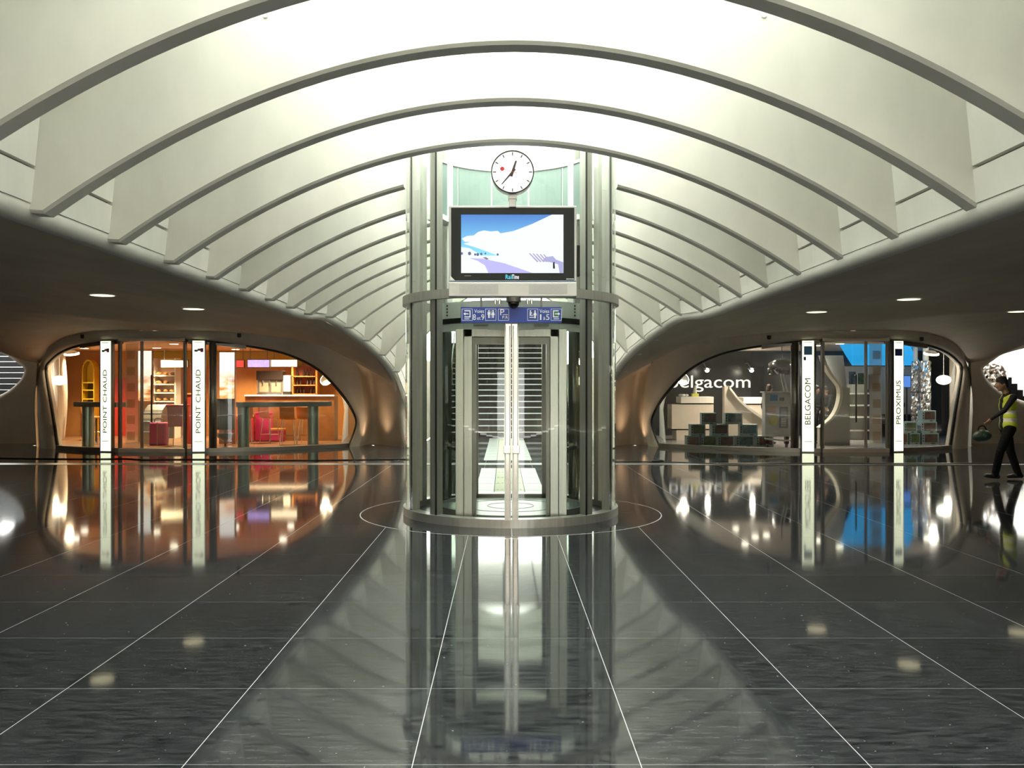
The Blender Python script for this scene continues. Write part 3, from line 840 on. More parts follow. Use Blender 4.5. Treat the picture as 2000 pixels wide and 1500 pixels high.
scr = rect('screen', 900.5, 419, 1100.5, 533, 0.006, 0.013, emis('screen_glow', (0.90, 0.95, 1.0), 0.47), bz)
def flat(name, pts, m, lay, par=None, smooth=True):
    P = [q(*p) for p in pts]
    bm = prism(P, 0.006 - 0.0012 * lay, 0.0062, None)
    return obj(name, bm, m, par or scr)
def skymat():
    m = bpy.data.materials.new('screen_sky'); m.use_nodes = True; nt = m.node_tree; b = nt.nodes['Principled BSDF']
    tc = nt.nodes.new('ShaderNodeTexCoord'); sx = nt.nodes.new('ShaderNodeSeparateXYZ'); rp = nt.nodes.new('ShaderNodeValToRGB')
    mr = nt.nodes.new('ShaderNodeMapRange'); mr.inputs['From Min'].default_value = q(0, 500)[1]; mr.inputs['From Max'].default_value = q(0, 419)[1]
    nt.links.new(tc.outputs['Object'], sx.inputs[0]); nt.links.new(sx.outputs['Z'], mr.inputs['Value']); nt.links.new(mr.outputs[0], rp.inputs[0])
    rp.color_ramp.elements[0].color = (0.25, 0.72, 0.95, 1); rp.color_ramp.elements[1].color = (0.035, 0.16, 0.55, 1)
    nt.links.new(rp.outputs[0], b.inputs['Emission Color']); b.inputs['Emission Strength'].default_value = 0.5
    b.inputs['Base Color'].default_value = (0.02, 0.05, 0.1, 1); b.inputs['Roughness'].default_value = 0.4
    return m
flat('picture_sky', [(900.5, 419), (1078, 419), (1040, 437), (1003, 451), (975, 456), (905, 476), (935, 485), (972, 499), (940, 499), (918, 485), (900.5, 482)], skymat(), 1)
flat('picture_cloud', [(902, 466), (912, 461), (925, 460), (934, 453), (945, 450), (958, 452), (972, 451), (977, 455), (960, 462), (930, 472), (908, 472)], emis('cloud_glow', (0.95, 0.97, 1.0), 0.55), 2)
flat('picture_road', [(916, 504), (942, 505), (985, 514), (1040, 533), (954, 533), (947, 518), (932, 509)], emis('lilac_glow', (0.50, 0.48, 0.86), 0.5), 2)
flat('picture_shade', [(1058, 510), (1066, 502), (1080, 500), (1086, 507), (1100, 512), (1100, 533), (1093, 533), (1090, 516), (1075, 512)], emis('shade_glow', (0.45, 0.45, 0.75), 0.45), 2)
for k in range(5): flat('picture_beam', [(1033 + k * 7, 495 + k * 0.6), (1035 + k * 7, 494 + k * 0.6), (1052 + k * 6, 511), (1049 + k * 6, 512)], emis('beam_glow', (0.35, 0.32, 0.5), 0.6), 3)
for x, y, r in ((902, 495, 2.5), (917, 495, 3.3), (928, 497, 2.2), (933, 497, 2.8), (940, 496, 2.5), (948, 495, 1.8), (972, 497, 2.2)):
    flat('picture_tree', [(x + r * math.cos(a), y + r * 1.1 * math.sin(a)) for a in [i * pi / 4 for i in range(8)]], emis('tree_glow', (0.12, 0.15, 0.25), 0.5), 3)
flat('picture_figure', [(1080, 513), (1083, 511), (1084, 524), (1082, 525), (1080, 524)], emis('figure_glow', (0.05, 0.05, 0.08), 0.2), 3)
flat('picture_car', [(943, 503), (949, 502), (955, 506), (950, 507)], emis('car_glow', (0.25, 0.25, 0.35), 0.4), 3)
flat('corner_tab', [(879, 538), (889, 548), (879, 548)], M_WHITE, 0, bz).location.y = 0.004
text('lettering', 'Rail', 0.075, emis('cyan_letters', (0.10, 0.55, 0.65), 0.8), bz, (q(994, 541)[0], 0.008, q(0, 541)[1]), ext=0.002, width=13 * S)
text('lettering', 'Time', 0.075, emis('white_letters', (0.9, 0.95, 0.95), 0.7), bz, (q(1007, 541)[0], 0.008, q(0, 541)[1]), ext=0.002, width=13 * S)
rect('maker_mark', 1106, 544, 1121, 545.5, 0.008, 0.0125, M_WHITE, bz)
rect('maker_mark', 907, 538, 920, 539, 0.008, 0.0125, mat('grey_mark', (0.3, 0.3, 0.3), 0.5), bz)
for s in (-1, 1):
    obj('bracket', B(s * 0.5 - 0.03, s * 0.5 + 0.03, 0.155, 0.36, -0.3, -0.2), M_STEELD, tv)
    obj('bracket', B(s * 0.5 - 0.03, s * 0.5 + 0.03, 0.155, 0.36, 0.2, 0.3), M_STEELD, tv)
rect('side_speaker', 1127, 476, 1134, 538, 0.08, 0.16, M_BLACK, tv, 0.01)

# ------------------------------------------------------------------ clock
ck = thing('station_clock', 'round white station clock with black hands above the screen', 'clock', U(1001, 336, TVY - 0.05))
CR = 41.5 * S
def disc(r, y0, y1, n=48):
    bm = lathe([(r, y0), (r, y1)], n); bmesh.ops.rotate(bm, verts=bm.verts[:], cent=(0, 0, 0), matrix=Matrix.Rotation(-pi / 2, 3, 'X')); return bm
o = obj('case', disc(CR - 0.004, 0.012, 0.16), M_SILV, ck)
bm = lathe([(CR - 0.012, -0.012), (CR + 0.004, -0.012), (CR + 0.004, 0.03), (CR - 0.012, 0.03)], 48)
bmesh.ops.rotate(bm, verts=bm.verts[:], cent=(0, 0, 0), matrix=Matrix.Rotation(-pi / 2, 3, 'X'))
obj('rim', arcband(CR - 0.010, CR + 0.002, -0.015, 0.02, 0, 2 * pi, 56), M_BLACK, ck).rotation_euler = (pi / 2, 0, 0); bm.free()
face = obj('dial', disc(CR - 0.010, 0.0, 0.012), mat('lit_clock_dial', (0.9, 0.9, 0.9), 0.5, emit=0.3, ecol=(1, 1, 1)), ck)
def hand(name, ang, l0, l1, w0, w1, y, m, par):
    a = R(ang); dx, dz = math.sin(a), math.cos(a); nx, nz = dz, -dx
    pts = [(dx * l0 + nx * w0, dz * l0 + nz * w0), (dx * l1 + nx * w1, dz * l1 + nz * w1), (dx * l1 - nx * w1, dz * l1 - nz * w1), (dx * l0 - nx * w0, dz * l0 - nz * w0)]
    return obj(name, prism(pts, y - 0.003, y), m, par)
M_INK = mat('clock_ink', (0.05, 0.03, 0.035), 0.5)
for k in range(12): hand('hour_mark', k * 30, CR * 0.77, CR * 0.92, 0.0055, 0.0055, -0.001, M_INK, face)
hand('hour_hand', 18, -CR * 0.22, CR * 0.55, 0.016, 0.010, -0.006, M_INK, ck)
hand('minute_hand', 221, -CR * 0.18, CR * 0.78, 0.013, 0.005, -0.010, M_INK, ck)
M_RED = mat('red_second_hand', (0.65, 0.04, 0.05), 0.5)
sh = hand('second_hand', 286, -CR * 0.25, CR * 0.5, 0.0025, 0.002, -0.014, M_RED, ck)
a = R(286); o = obj('second_dot', disc(0.024, -0.018, -0.013, 20), M_RED, sh); o.location = (math.sin(a) * CR * 0.5, 0, math.cos(a) * CR * 0.5)
obj('stand', B(-0.04, 0.04, 0.03, 0.13, -(401 - 336) * S - 0.01, -CR + 0.02, bev=0.004), M_SILV, ck)
obj('stand_collar', B(-0.05, 0.05, 0.02, 0.14, -CR - 0.06, -CR + 0.0, bev=0.006), M_SILV, ck)

# ------------------------------------------------------------------ direction sign and camera dome
SY = 10.46; S2 = SY / F_PX
sg = thing('direction_sign', 'blue platform direction sign with white pictograms over the lift door', 'sign', U(998.5, 615, SY))
def q2(px, py): return ((px - 998.5) * S2, (615 - py) * S2)
bd = obj('board', B(-98.5 * S2, 98.5 * S2, 0, 0.03, -15.5 * S2, 15.5 * S2, bev=0.003), mat('sign_blue', (0.014, 0.045, 0.30), 0.4), sg)
M_SW = mat('sign_white', (0.80, 0.82, 0.85), 0.5); M_SGR = mat('sign_green', (0.02, 0.16, 0.09), 0.5)
def s_rect(name, x0, y0, x1, y1, m=M_SW, lay=1):
    a, d_ = q2(x0, y1); c, b = q2(x1, y0)
    return obj(name, B(a, c, -0.001 * lay, 0.001, d_, b), m, bd)
def s_frame(x0, y0, x1, y1, w=0.7):
    bm = bmesh.new()
    for (a0, b0, a1, b1) in ((x0, y0, x1, y0 + w), (x0, y1 - w, x1, y1), (x0, y0 + w, x0 + w, y1 - w), (x1 - w, y0 + w, x1, y1 - w)):
        a, d_ = q2(a0, b1); c, b = q2(a1, b0); box(bm, a, c, -0.001, 0.001, d_, b)
    return obj('pictogram_frame', bm, M_SW, bd)
def s_poly(name, pts, m=M_SW, lay=2): return obj(name, prism([q2(*p) for p in pts], -0.001 * lay, 0.001), m, bd)
def s_text(t, px, py, size, w): return text('lettering', t, size, M_SW, bd, (q2(px, 0)[0], -0.001, q2(0, py)[1]), ext=0.0012, width=w * S2)
for x0 in (902, 948, 973, 1030, 1076): s_frame(x0, 603, x0 + 21, 626)
# exit arrow to platforms 8 and 9
s_poly('exit_bracket', [(907, 606), (919, 606), (919, 620), (907, 620), (907, 618), (917, 618), (917, 608), (907, 608)])
s_poly('arrow', [(905, 613), (909, 609.5), (909, 612), (915, 612), (915, 614), (909, 614), (909, 616.5)])
s_rect('caption', 907, 622, 917, 623.4)
s_rect('exit_field', 1082, 607.5, 1091, 618.5, M_SGR, 1)
s_poly('exit_bracket', [(1091, 606), (1080, 606), (1080, 620), (1091, 620), (1091, 618), (1082, 618), (1082, 608), (1091, 608)])
s_poly('arrow', [(1094, 613), (1090, 609.5), (1090, 612), (1084, 612), (1084, 614), (1090, 614), (1090, 616.5)])
s_rect('caption', 1081, 622, 1092, 623.4)
s_text('Voies', 936, 608, 0.062, 19); s_text('8', 926.5, 620, 0.095, 6); s_text('et', 935, 621.5, 0.06, 7); s_text('9', 943, 620, 0.095, 6)
s_text('Voies', 1063.5, 608, 0.062, 19); s_text('1', 1056, 620, 0.095, 2.6); s_text('à', 1063, 621.5, 0.06, 4); s_text('5', 1070, 620, 0.095, 6.5)
s_text('P', 980.5, 610.5, 0.10, 8); s_text('P.R', 986.5, 620, 0.045, 11); s_rect('caption', 982, 614, 992, 615)
def figure(cx, cy, h, skirt=False):
    r = h * 0.11
    s_poly('picto_head', [(cx + r * math.cos(i * pi / 4), cy - h * 0.42 + r * math.sin(i * pi / 4)) for i in range(8)])
    if skirt: s_poly('picto_body', [(cx - h * .1, cy - h * .28), (cx + h * .1, cy - h * .28), (cx + h * .24, cy + h * .12), (cx + h * .1, cy + h * .12), (cx + h * .1, cy + h * .5), (cx - h * .1, cy + h * .5), (cx - h * .1, cy + h * .12), (cx - h * .24, cy + h * .12)])
    else: s_poly('picto_body', [(cx - h * .18, cy - h * .28), (cx + h * .18, cy - h * .28), (cx + h * .18, cy + h * .1), (cx + h * .1, cy + h * .1), (cx + h * .1, cy + h * .5), (cx - h * .1, cy + h * .5), (cx - h * .1, cy + h * .1), (cx - h * .18, cy + h * .1)])
figure(955, 613.5, 15); figure(963, 613.5, 15, True); s_rect('picto_bar', 958.8, 606, 959.4, 621)
figure(1045, 614, 15, True); s_rect('picto_desk', 1034, 615, 1041, 616.5); s_rect('picto_desk', 1034, 619, 1043, 620.5)
s_poly('picto_clerk', [(1036 + 1.6 * math.cos(i * pi / 4), 607.5 + 1.6 * math.sin(i * pi / 4)) for i in range(8)]); s_poly('picto_clerk', [(1034.5, 609.5), (1037.5, 609.5), (1040, 612), (1037, 612.5), (1037.5, 615), (1034.5, 615)])
for s in (-1, 1): obj('hanger', B(s * 0.35 - 0.012, s * 0.35 + 0.012, 0.005, 0.03, 15 * S2, 34 * S2), M_STEELD, sg)
obj('hanger', B(-0.5, 0.5, 0.03, 0.13, -0.02, 0.02), M_STEELD, sg)
dm = thing('camera_dome', 'small black security camera dome under the screen', 'camera', U(1003, 590, SY - 0.03))
bm = bmesh.new(); ball(bm, (0, 0, -0.01), 0.066, seg=18); obj('dome', bm, mat('dome_gloss', (0.01, 0.01, 0.01), 0.06), dm, True)
obj('mount', lathe([(0.075, 0.03), (0.075, 0.0), (0.085, 0.0), (0.085, 0.055)], 20), M_STEELD, dm)
for s in (-1, 1):
    for k in (0.16, 0.21): obj('cable_gland', lathe([(0.016, 0), (0.016, 0.06)], 10, c=(s * k, 0.03, -0.02)), M_CHROME, dm)

# ------------------------------------------------------------------ cables on the floor
random.seed(3)
pts = []
for k in range(30):
    px = -150 + k * 33; pts.append(U(px, 0, 20.6 + 0.15 * math.sin(k * 0.5) + (0.4 if px < 250 else 0)))
    pts[-1].z = 0.012
c1 = obj('floor_cable', tube(smoothcurve(pts, 3), 0.013, 6), M_RUBBER, None, True); tag(c1, 'black cable lying across the floor before the bakery', 'cable')
pts = []
for k in range(30):
    px = 1190 + k * 33; p = U(px, 0, 20.0 - 0.5 * min(1, max(0, (px - 1250) / 150)) + 0.1 * math.sin(k * 0.6)); p.z = 0.014 + (0.004 if 19.3 < p.y < 19.9 else 0); pts.append(p)
c2 = thing('floor_cable', 'black cable with a connector lying across the floor before the phone shop', 'cable', (0, 0, 0))
obj('cord', tube(smoothcurve(pts, 3), 0.013, 6), M_RUBBER, c2, True)
bm = bmesh.new(); p = U(1285, 0, 19.9); ball(bm, (p.x, p.y, 0.04), 0.14, 0.05, 0.035); obj('connector', bm, M_RUBBER, c2, True)
# ================================================================== SHOP LAMPS
LW = (1.0, 0.74, 0.42); LN = (1.0, 0.90, 0.76)
ZC = 2.925
def ceil_light(px, Y, r, e, c, label, group, z=ZC):
    X = (px - PX0) / F_PX * Y
    return downlight('ceiling_downlight', (X, Y, z), r, e, c, label, group)
for px, Y, d in ((340, 26.0, 'just inside the bakery door'), (306, 28.6, 'over the bread rack of the bakery'), (553, 27.2, 'over the stools of the bakery'), (460, 29.6, 'over the bakery menu boards'), (165, 28.8, 'over the yellow bakery shelf'), (568, 29.8, 'over the bottle shelf of the bakery')):
    ceil_light(px, Y, 0.12, 330, LW, 'round ceiling light ' + d, 'bakery ceiling lights')
for px, Y, d in ((1437, 29.2, 'over the wooden desk with the spray bottle'), (1475, 27.6, 'over the curved horn screen'), (1497, 27.9, 'beside the black lamp shade'), (1598, 27.0, 'over the two shop visitors'), (1640, 25.9, 'just inside the phone shop door'), (1660, 27.6, 'beside the blue ceiling panel'), (1455, 26.4, 'over the pyramid of boxes'), (1770, 28.0, 'over the blue tablet')):
    ceil_light(px, Y, 0.11, 130, LN, 'round ceiling light ' + d, 'phone shop ceiling lights')
def wall_disc(px, py, Y, r, tilt, e, c, label):
    p = U(px, py, Y)
    t = thing('disc_lamp', label, 'lamp', p, 0)
    a = obj('disc', lathe([(r, -0.02), (r, 0.02), (r * 0.7, 0.03)], 28), mat('disc_glow', (1, 0.97, 0.86), 0.4, emit=5, ecol=(1, 0.95, 0.78)), t, False)
    b = obj('back_plate', lathe([(r * 0.9, 0.03), (r * 0.5, 0.08)], 24), M_WHITE, t)
    for o in (a, b): o.rotation_euler = tilt
    lamp('light', 'POINT', (0, -0.12, -0.14), e, c, t, 0.1)
    return t
wall_disc(638, 741, 26.3, 0.20, (R(50), R(-28), 0), 14, LW, 'tilted oval lamp on the beige end wall of the bakery')
wall_disc(140, 691, 25.6, 0.20, (R(14), 0, 0), 14, LW, 'flat round lamp above the curtain of the bakery')
wall_disc(1333, 740, 26.3, 0.20, (R(55), R(28), 0), 10, LN, 'tilted oval lamp beside the white wall lettering')
wall_disc(1819, 691, 25.6, 0.20, (R(14), 0, 0), 14, LN, 'flat round lamp above the foil columns')
def globe(px, py, Y, label, c):
    p = U(px, py, Y)
    t = thing('pendant_lamp', label, 'lamp', p)
    bm = bmesh.new(); ball(bm, (0, 0, 0), 0.20, 0.20, 0.135, 24); obj('globe', bm, mat('opal_globe', (1, 0.98, 0.88), 0.4, emit=2.6, ecol=(1, 0.97, 0.80)), t, True)
    obj('cord', tube([(0, 0, 0.12), (0, 0, 2.93 - p.z)], 0.006, 6), M_WHITE, t)
    obj('canopy', lathe([(0.05, 2.90 - p.z), (0.05, 2.93 - p.z)], 14), M_WHITE, t)
    lamp('light', 'POINT', (0.0, -0.25, -0.2), 10, c, t, 0.1)
globe(116, 743, 26.0, 'oval opal pendant lamp in front of the bakery curtain', LW)
globe(1843, 742, 26.0, 'oval opal pendant lamp beside the foil columns', LN)

# ================================================================== BAKERY
def boxpx(x0, y0, x1, y1, Y, d, bev=0.0):
    a = U(x0, y1, Y); b = U(x1, y0, Y); return B(a.x, b.x, Y, Y + d, a.z, b.z, bev=bev)
def tobj(o, label, cat, group=None): return tag(o, label, cat, group)
# curtain
rows = []
for i in range(61):
    t = i / 60; y = 25.6 + t * 3.4; x = -13.0 - 1.15 * t + 0.05 * math.sin(i * 1.25)
    rows.append([(x + 0.10 * math.sin(z * 1.1), y, z) for z in (0.03, 0.5, 1.0, 1.5, 2.0, 2.5, 2.88)])
cu = obj('curtain', loft(rows), mat('pale_grey_curtain', (0.58, 0.55, 0.48), 0.8), None, True); tag(cu, 'pale grey pleated curtain at the end of the bakery', 'curtain')
# curved bars along the window
M_BAR = mat('grey_green_laminate', (0.30, 0.34, 0.30), 0.35); M_BARC = mat('grey_green_column', (0.28, 0.36, 0.31), 0.28, 0.5)
def bar(pa, pb, cols, label):
    a0, a1 = pxth(pa), pxth(pb)
    c = bowpt((a0 + a1) / 2, 0, BR - 0.6)
    t = thing('window_bar', label, 'counter', (c.x, c.y, 0.012))
    bm = arcband(BR - 0.85, BR - 0.35, 1.13, 1.26, a0, a1, 16, cx=BX - c.x, cy=BY - c.y); obj('bar_top', bm, M_BAR, t)
    for px in cols:
        p = bowpt(pxth(px), 0, BR - 0.6) - c
        obj('bar_column', lathe([(0.155, 0.0), (0.155, 1.14)], 24, c=(p.x, p.y, 0)), M_BARC, t, False)
    return t
bar(464, 664, (636, 480), 'curved grey-green bar with stools along the bakery window')
bar(118, 207, (130,), 'short grey-green bar in front of the bakery curtain')
# bin on a pedestal
p = U(440, 0, 24.4); b_ = thing('drum_bin', 'dark grey ribbed drum on a small pedestal beside the sign pillar', 'bin', (p.x, p.y, 0.012))
bm = bmesh.new(); n = 36; rows = []
for z in (0.52, 0.54, 1.33, 1.35):
    rows.append([((0.235 + (0.008 if k % 2 else 0)) * math.cos(2 * pi * k / n), (0.235 + (0.008 if k % 2 else 0)) * math.sin(2 * pi * k / n), z) for k in range(n)])
loft(rows, bm, closed=True); bm.faces.new([bm.verts.new(v) for v in rows[-1]]); bm.faces.new([bm.verts.new(v) for v in rows[0]])
obj('drum', bm, mat('charcoal_ribbed', (0.07, 0.075, 0.06), 0.5), b_)
obj('dish', lathe([(0.06, 0.20), (0.20, 0.30), (0.24, 0.42), (0.22, 0.42), (0.1, 0.28)], 24), M_STEELD, b_, True)
obj('foot', lathe([(0.16, 0.0), (0.15, 0.03), (0.03, 0.06), (0.03, 0.54)], 20), M_STEELD, b_)
# backlit bread posters
def breadmat(name, seed):
    m = bpy.data.materials.new(name); m.use_nodes = True; nt = m.node_tree; b = nt.nodes['Principled BSDF']
    tc = nt.nodes.new('ShaderNodeTexCoord'); mp = nt.nodes.new('ShaderNodeMapping'); mp.inputs['Rotation'].default_value = (0, R(35), 0); mp.inputs['Scale'].default_value = (2.2, 1, 5.5); mp.inputs['Location'].default_value = (seed, 0, seed)
    nz = nt.nodes.new('ShaderNodeTexNoise'); nz.inputs['Scale'].default_value = 1.1; nz.inputs['Detail'].default_value = 3
    rp = nt.nodes.new('ShaderNodeValToRGB'); e = rp.color_ramp.elements
    e[0].position = 0.36; e[0].color = (0.45, 0.06, 0.02, 1); e[1].position = 0.60; e[1].color = (1.0, 0.86, 0.66, 1)
    k = e.new(0.46); k.color = (0.9, 0.40, 0.12, 1)
    sx = nt.nodes.new('ShaderNodeSeparateXYZ'); mr = nt.nodes.new('ShaderNodeMapRange'); mr.inputs['From Min'].default_value = 1.75; mr.inputs['From Max'].default_value = 2.25
    mx_ = nt.nodes.new('ShaderNodeMix'); mx_.data_type = 'RGBA'; mx_.inputs[7].default_value = (1, 0.96, 0.88, 1)
    nt.links.new(tc.outputs['Object'], mp.inputs[0]); nt.links.new(mp.outputs[0], nz.inputs['Vector']); nt.links.new(nz.outputs['Fac'], rp.inputs[0])
    nt.links.new(tc.outputs['Object'], sx.inputs[0]); nt.links.new(sx.outputs['Z'], mr.inputs['Value'])
    nt.links.new(mr.outputs[0], mx_.inputs[0]); nt.links.new(rp.outputs[0], mx_.inputs[6]); nt.links.new(mx_.outputs[2], b.inputs['Emission Color'])
    b.inputs['Emission Strength'].default_value = 0.62; b.inputs['Base Color'].default_value = (0.2, 0.15, 0.1, 1)
    return m
for px0, px1, y0, y1, Y, sd, d in ((270, 296, 686, 784, 27.6, 0.0, 'beside the bread rack'), (429, 458, 689, 785, 26.4, 2.3, 'above the dark drum bin')):
    t = thing('backlit_poster', 'tall backlit bread poster ' + d, 'poster', (U((px0 + px1) / 2, 0, Y).x, Y, 0.012)); X = t.location.x
    a = U(px0, y1, Y); b = U(px1, y0, Y)
    obj('panel', B(a.x - X, b.x - X, -0.012, 0.0, a.z, b.z), breadmat('bread_picture', sd), t)
    obj('cabinet', B(a.x - X - 0.02, b.x - X + 0.02, 0.0, 0.12, 0.0, b.z + 0.02), mat('brown_cabinet', (0.22, 0.10, 0.05), 0.5), t)
# bread rack with loaves
Y = 29.4; a = U(298, 786, Y); b = U(342, 700, Y)
rk = thing('bread_rack', 'steel bread rack with lit shelves at the back of the bakery', 'rack', ((a.x + b.x) / 2, Y, 0.012)); w = (b.x - a.x) / 2
obj('back_board', B(-w, w, 0.42, 0.45, 0, b.z), mat('pink_beige_board', (0.62, 0.38, 0.28), 0.6), rk)
for s in (-1, 1): obj('upright', B(s * w - 0.025, s * w + 0.025, 0, 0.45, 0, b.z), M_WHITE, rk)
SH = [1.22, 1.50, 1.78, 2.06]
for z in SH: obj('shelf', B(-w + 0.03, w - 0.03, 0.0, 0.42, z - 0.04, z), M_WHITE, rk)
obj('base_cabinet', B(-w + 0.03, w - 0.03, 0.02, 0.42, 0, 0.95), M_STEELD, rk)
M_LOAF = mat('bread_crust', (0.50, 0.22, 0.07), 0.7, vary=0.3, scale=14)
names_ = ('lowest', 'second', 'third', 'top')
for zi, z in enumerate(SH):
    for k in range(3):
        bm = bmesh.new(); ball(bm, (0, 0, 0), 0.08, 0.15, 0.055, 14)
        o = obj('bread_loaf', bm, M_LOAF, None, True); o.location = (rk.location.x - w + 0.14 + k * (2 * w - 0.28) / 2, Y + 0.2, 0.012 + z + 0.054); o.rotation_euler = (0, 0, random.uniform(-0.3, 0.3))
        tag(o, 'brown bread loaf on the %s shelf of the bread rack' % names_[zi], 'bread', 'bread loaves on the rack')
# menu boards and screens hanging at the back
M_MENU = mat('menu_glow', (1, 0.88, 0.66), 0.4, emit=1.5, ecol=(1, 0.80, 0.5))
def board(px0, y0, px1, y1, Y, m, label, cat='sign', frame=M_STEELD):
    a = U(px0, y1, Y); b = U(px1, y0, Y); c = (a + b) / 2
    t = thing('hanging_board', label, cat, (c.x, Y, c.z)); w, h = (b.x - a.x) / 2, (b.z - a.z) / 2
    obj('face', B(-w, w, -0.012, 0.0, -h, h), m, t); obj('case', B(-w - 0.02, w + 0.02, 0.0, 0.08, -h - 0.02, h + 0.02), frame, t)
    for s in (-1, 1): obj('hanger', B(s * w * 0.8 - 0.008, s * w * 0.8 + 0.008, 0.03, 0.045, h, 2.93 - c.z), M_STEELD, t)
    return t
board(315, 704, 366, 717, 29.0, M_MENU, 'glowing menu board over the bread rack')
board(530, 703, 580, 716, 29.4, M_MENU, 'glowing menu board at the sloping end of the bakery')
board(458, 704, 476, 717, 28.8, mat('red_glow', (0.7, 0.06, 0.05), 0.5, emit=0.5), 'red hanging board between the bread poster and the menu screen')
board(484, 703, 526, 717, 28.8, mat('violet_screen', (0.25, 0.22, 0.55), 0.4, emit=0.8, ecol=(0.45, 0.35, 0.8), vary=0.8, scale=3.5, color2=(0.7, 0.3, 0.2)), 'violet picture screen over the coffee counter', 'screen')
# olive frieze and red panel, yellow arched shelf
o = obj('frieze_panel', B(-12.4, -6.95, 31.1, 31.19, 2.45, 2.92), mat('olive_yellow_paint', (0.42, 0.30, 0.03), 0.6)); tag(o, 'olive yellow frieze along the top of the bakery back wall', 'panel')
a = U(184, 866, 30.6); b = U(262, 738, 30.6); o = obj('wall_panel', B(a.x, b.x, 30.9, 31.0, 0.012, b.z), mat('red_lacquer', (0.42, 0.03, 0.02), 0.4)); tag(o, 'red lacquered panel beside the yellow shelf', 'panel')
Y = 30.3; a = U(160, 866, Y); b = U(184, 700, Y); w = (b.x - a.x) / 2
ys = thing('arched_shelf', 'yellow arched shelf niche between curtain and red panel', 'shelf', ((a.x + b.x) / 2, Y, 0.012))
arch = [(-w, 0), (-w, 2.2)] + [(-w * math.cos(pi * k / 8), 2.2 + 0.4 * math.sin(pi * k / 8)) for k in range(1, 8)] + [(w, 2.2), (w, 0)]
inn = [(x * 0.86, min(z, 2.2) if z <= 2.2 else 2.2 + (z - 2.2) * 0.86) for x, z in arch]
bm = loft([[(x, yy, z) for x, z in arch] for yy in (0, 0.4)] ); obj('arch_case', bm, mat('yellow_paint', (0.62, 0.42, 0.02), 0.5), ys)
bm = bmesh.new(); A = [bm.verts.new((x, 0, z)) for x, z in arch]; C = [bm.verts.new((x, 0, z)) for x, z in inn]
for i in range(len(arch) - 1): bm.faces.new((A[i], A[i + 1], C[i + 1], C[i]))
obj('arch_front', bm, MATS['yellow_paint'], ys); obj('back', prism(arch, 0.38, 0.4), MATS['yellow_paint'], ys)
for z in (0.5, 0.9, 1.25, 1.55, 1.8): obj('shelf', B(-w * 0.9, w * 0.9, 0.02, 0.38, z, z + 0.04), MATS['yellow_paint'], ys)
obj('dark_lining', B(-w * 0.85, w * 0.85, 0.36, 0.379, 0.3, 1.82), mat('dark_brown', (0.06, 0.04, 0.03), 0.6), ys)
# service counter, coffee machine, bottle shelf
Y = 28.0; a = U(478, 868, Y); b = U(652, 768, Y)
sc_ = thing('service_counter', 'long brown service counter with a lit white edge in the bakery', 'counter', ((a.x + b.x) / 2, Y, 0.012)); w = (b.x - a.x) / 2
obj('front', B(-w, w, 0.05, 0.7, 0, 1.38), mat('walnut_front', (0.26, 0.11, 0.035), 0.4, vary=0.2, scale=3), sc_)
obj('worktop', B(-w - 0.03, w + 0.03, 0.0, 0.75, 1.38, 1.42), M_STEEL, sc_); obj('lit_edge', B(-w, w, -0.02, 0.0, 1.39, 1.43), M_MENU, sc_)
Y = 28.2; a = U(500, 768, Y); b = U(552, 724, Y); cm = thing('coffee_machine', 'chrome coffee machine with a dark hood on the bakery counter', 'coffee machine', ((a.x + b.x) / 2, Y, 1.4325)); w = (b.x - a.x) / 2; h = b.z - 1.4325
obj('body', B(-w, w, 0.08, 0.45, 0.0, h * 0.62, bev=0.02), M_STEEL, cm); obj('hood', B(-w, w, 0.0, 0.45, h * 0.62, h, bev=0.02), mat('dark_hood', (0.05, 0.035, 0.03), 0.35), cm)
obj('tray', B(-w * 0.9, w * 0.9, -0.05, 0.08, 0.0, 0.05), M_CHROME, cm)
text('lettering', 'CAFE', 0.12, M_WHITE, cm, (0, -0.004, h * 0.8)) if False else None
for k in range(3): obj('spout', tube([(-w * 0.5 + k * w * 0.5, 0.04, h * 0.6), (-w * 0.5 + k * w * 0.5, 0.04, h * 0.42)], 0.02, 8), M_CHROME, cm)
for k in range(2): obj('notice', B(-w * 0.8 + k * w * 0.9, -w * 0.1 + k * w * 0.9, 0.07, 0.082, h * 0.12, h * 0.5), M_BEI, cm)
a = U(553, 757, 28.2); b = U(567, 733, 28.2); mt = thing('milk_dispenser', 'white milk dispenser beside the coffee machine', 'dispenser', ((a.x + b.x) / 2, 28.2, 1.4325)); w = (b.x - a.x) / 2
obj('tank', B(-w, w, 0.0, 0.3, 0.1, b.z - 1.4325, bev=0.02), M_WHITE, mt); obj('stand', B(-w * 0.9, w * 0.9, 0.02, 0.28, 0, 0.1), M_STEELD, mt)
Y = 30.6; a = U(571, 866, Y); b = U(618, 716, Y); bs = thing('bottle_shelf', 'dark red bottle shelf behind the bakery counter', 'shelf', ((a.x + b.x) / 2, Y, 0.012)); w = (b.x - a.x) / 2
M_DRED = mat('dark_red_wood', (0.22, 0.05, 0.025), 0.5)
obj('back', B(-w, w, 0.36, 0.4, 0, b.z), M_DRED, bs)
for s in (-1, 1): obj('side', B(s * w - 0.03, s * w + 0.03, 0, 0.4, 0, b.z), mat('orange_wood', (0.60, 0.26, 0.06), 0.45, vary=0.15, scale=5), bs)
SZ = [1.45, 1.75, 2.05]
for z in SZ: obj('shelf', B(-w, w, 0, 0.38, z - 0.03, z), MATS['orange_wood'], bs)
bp = lathe([(0.036, 0.0), (0.04, 0.01), (0.04, 0.15), (0.015, 0.2), (0.013, 0.25)], 12)
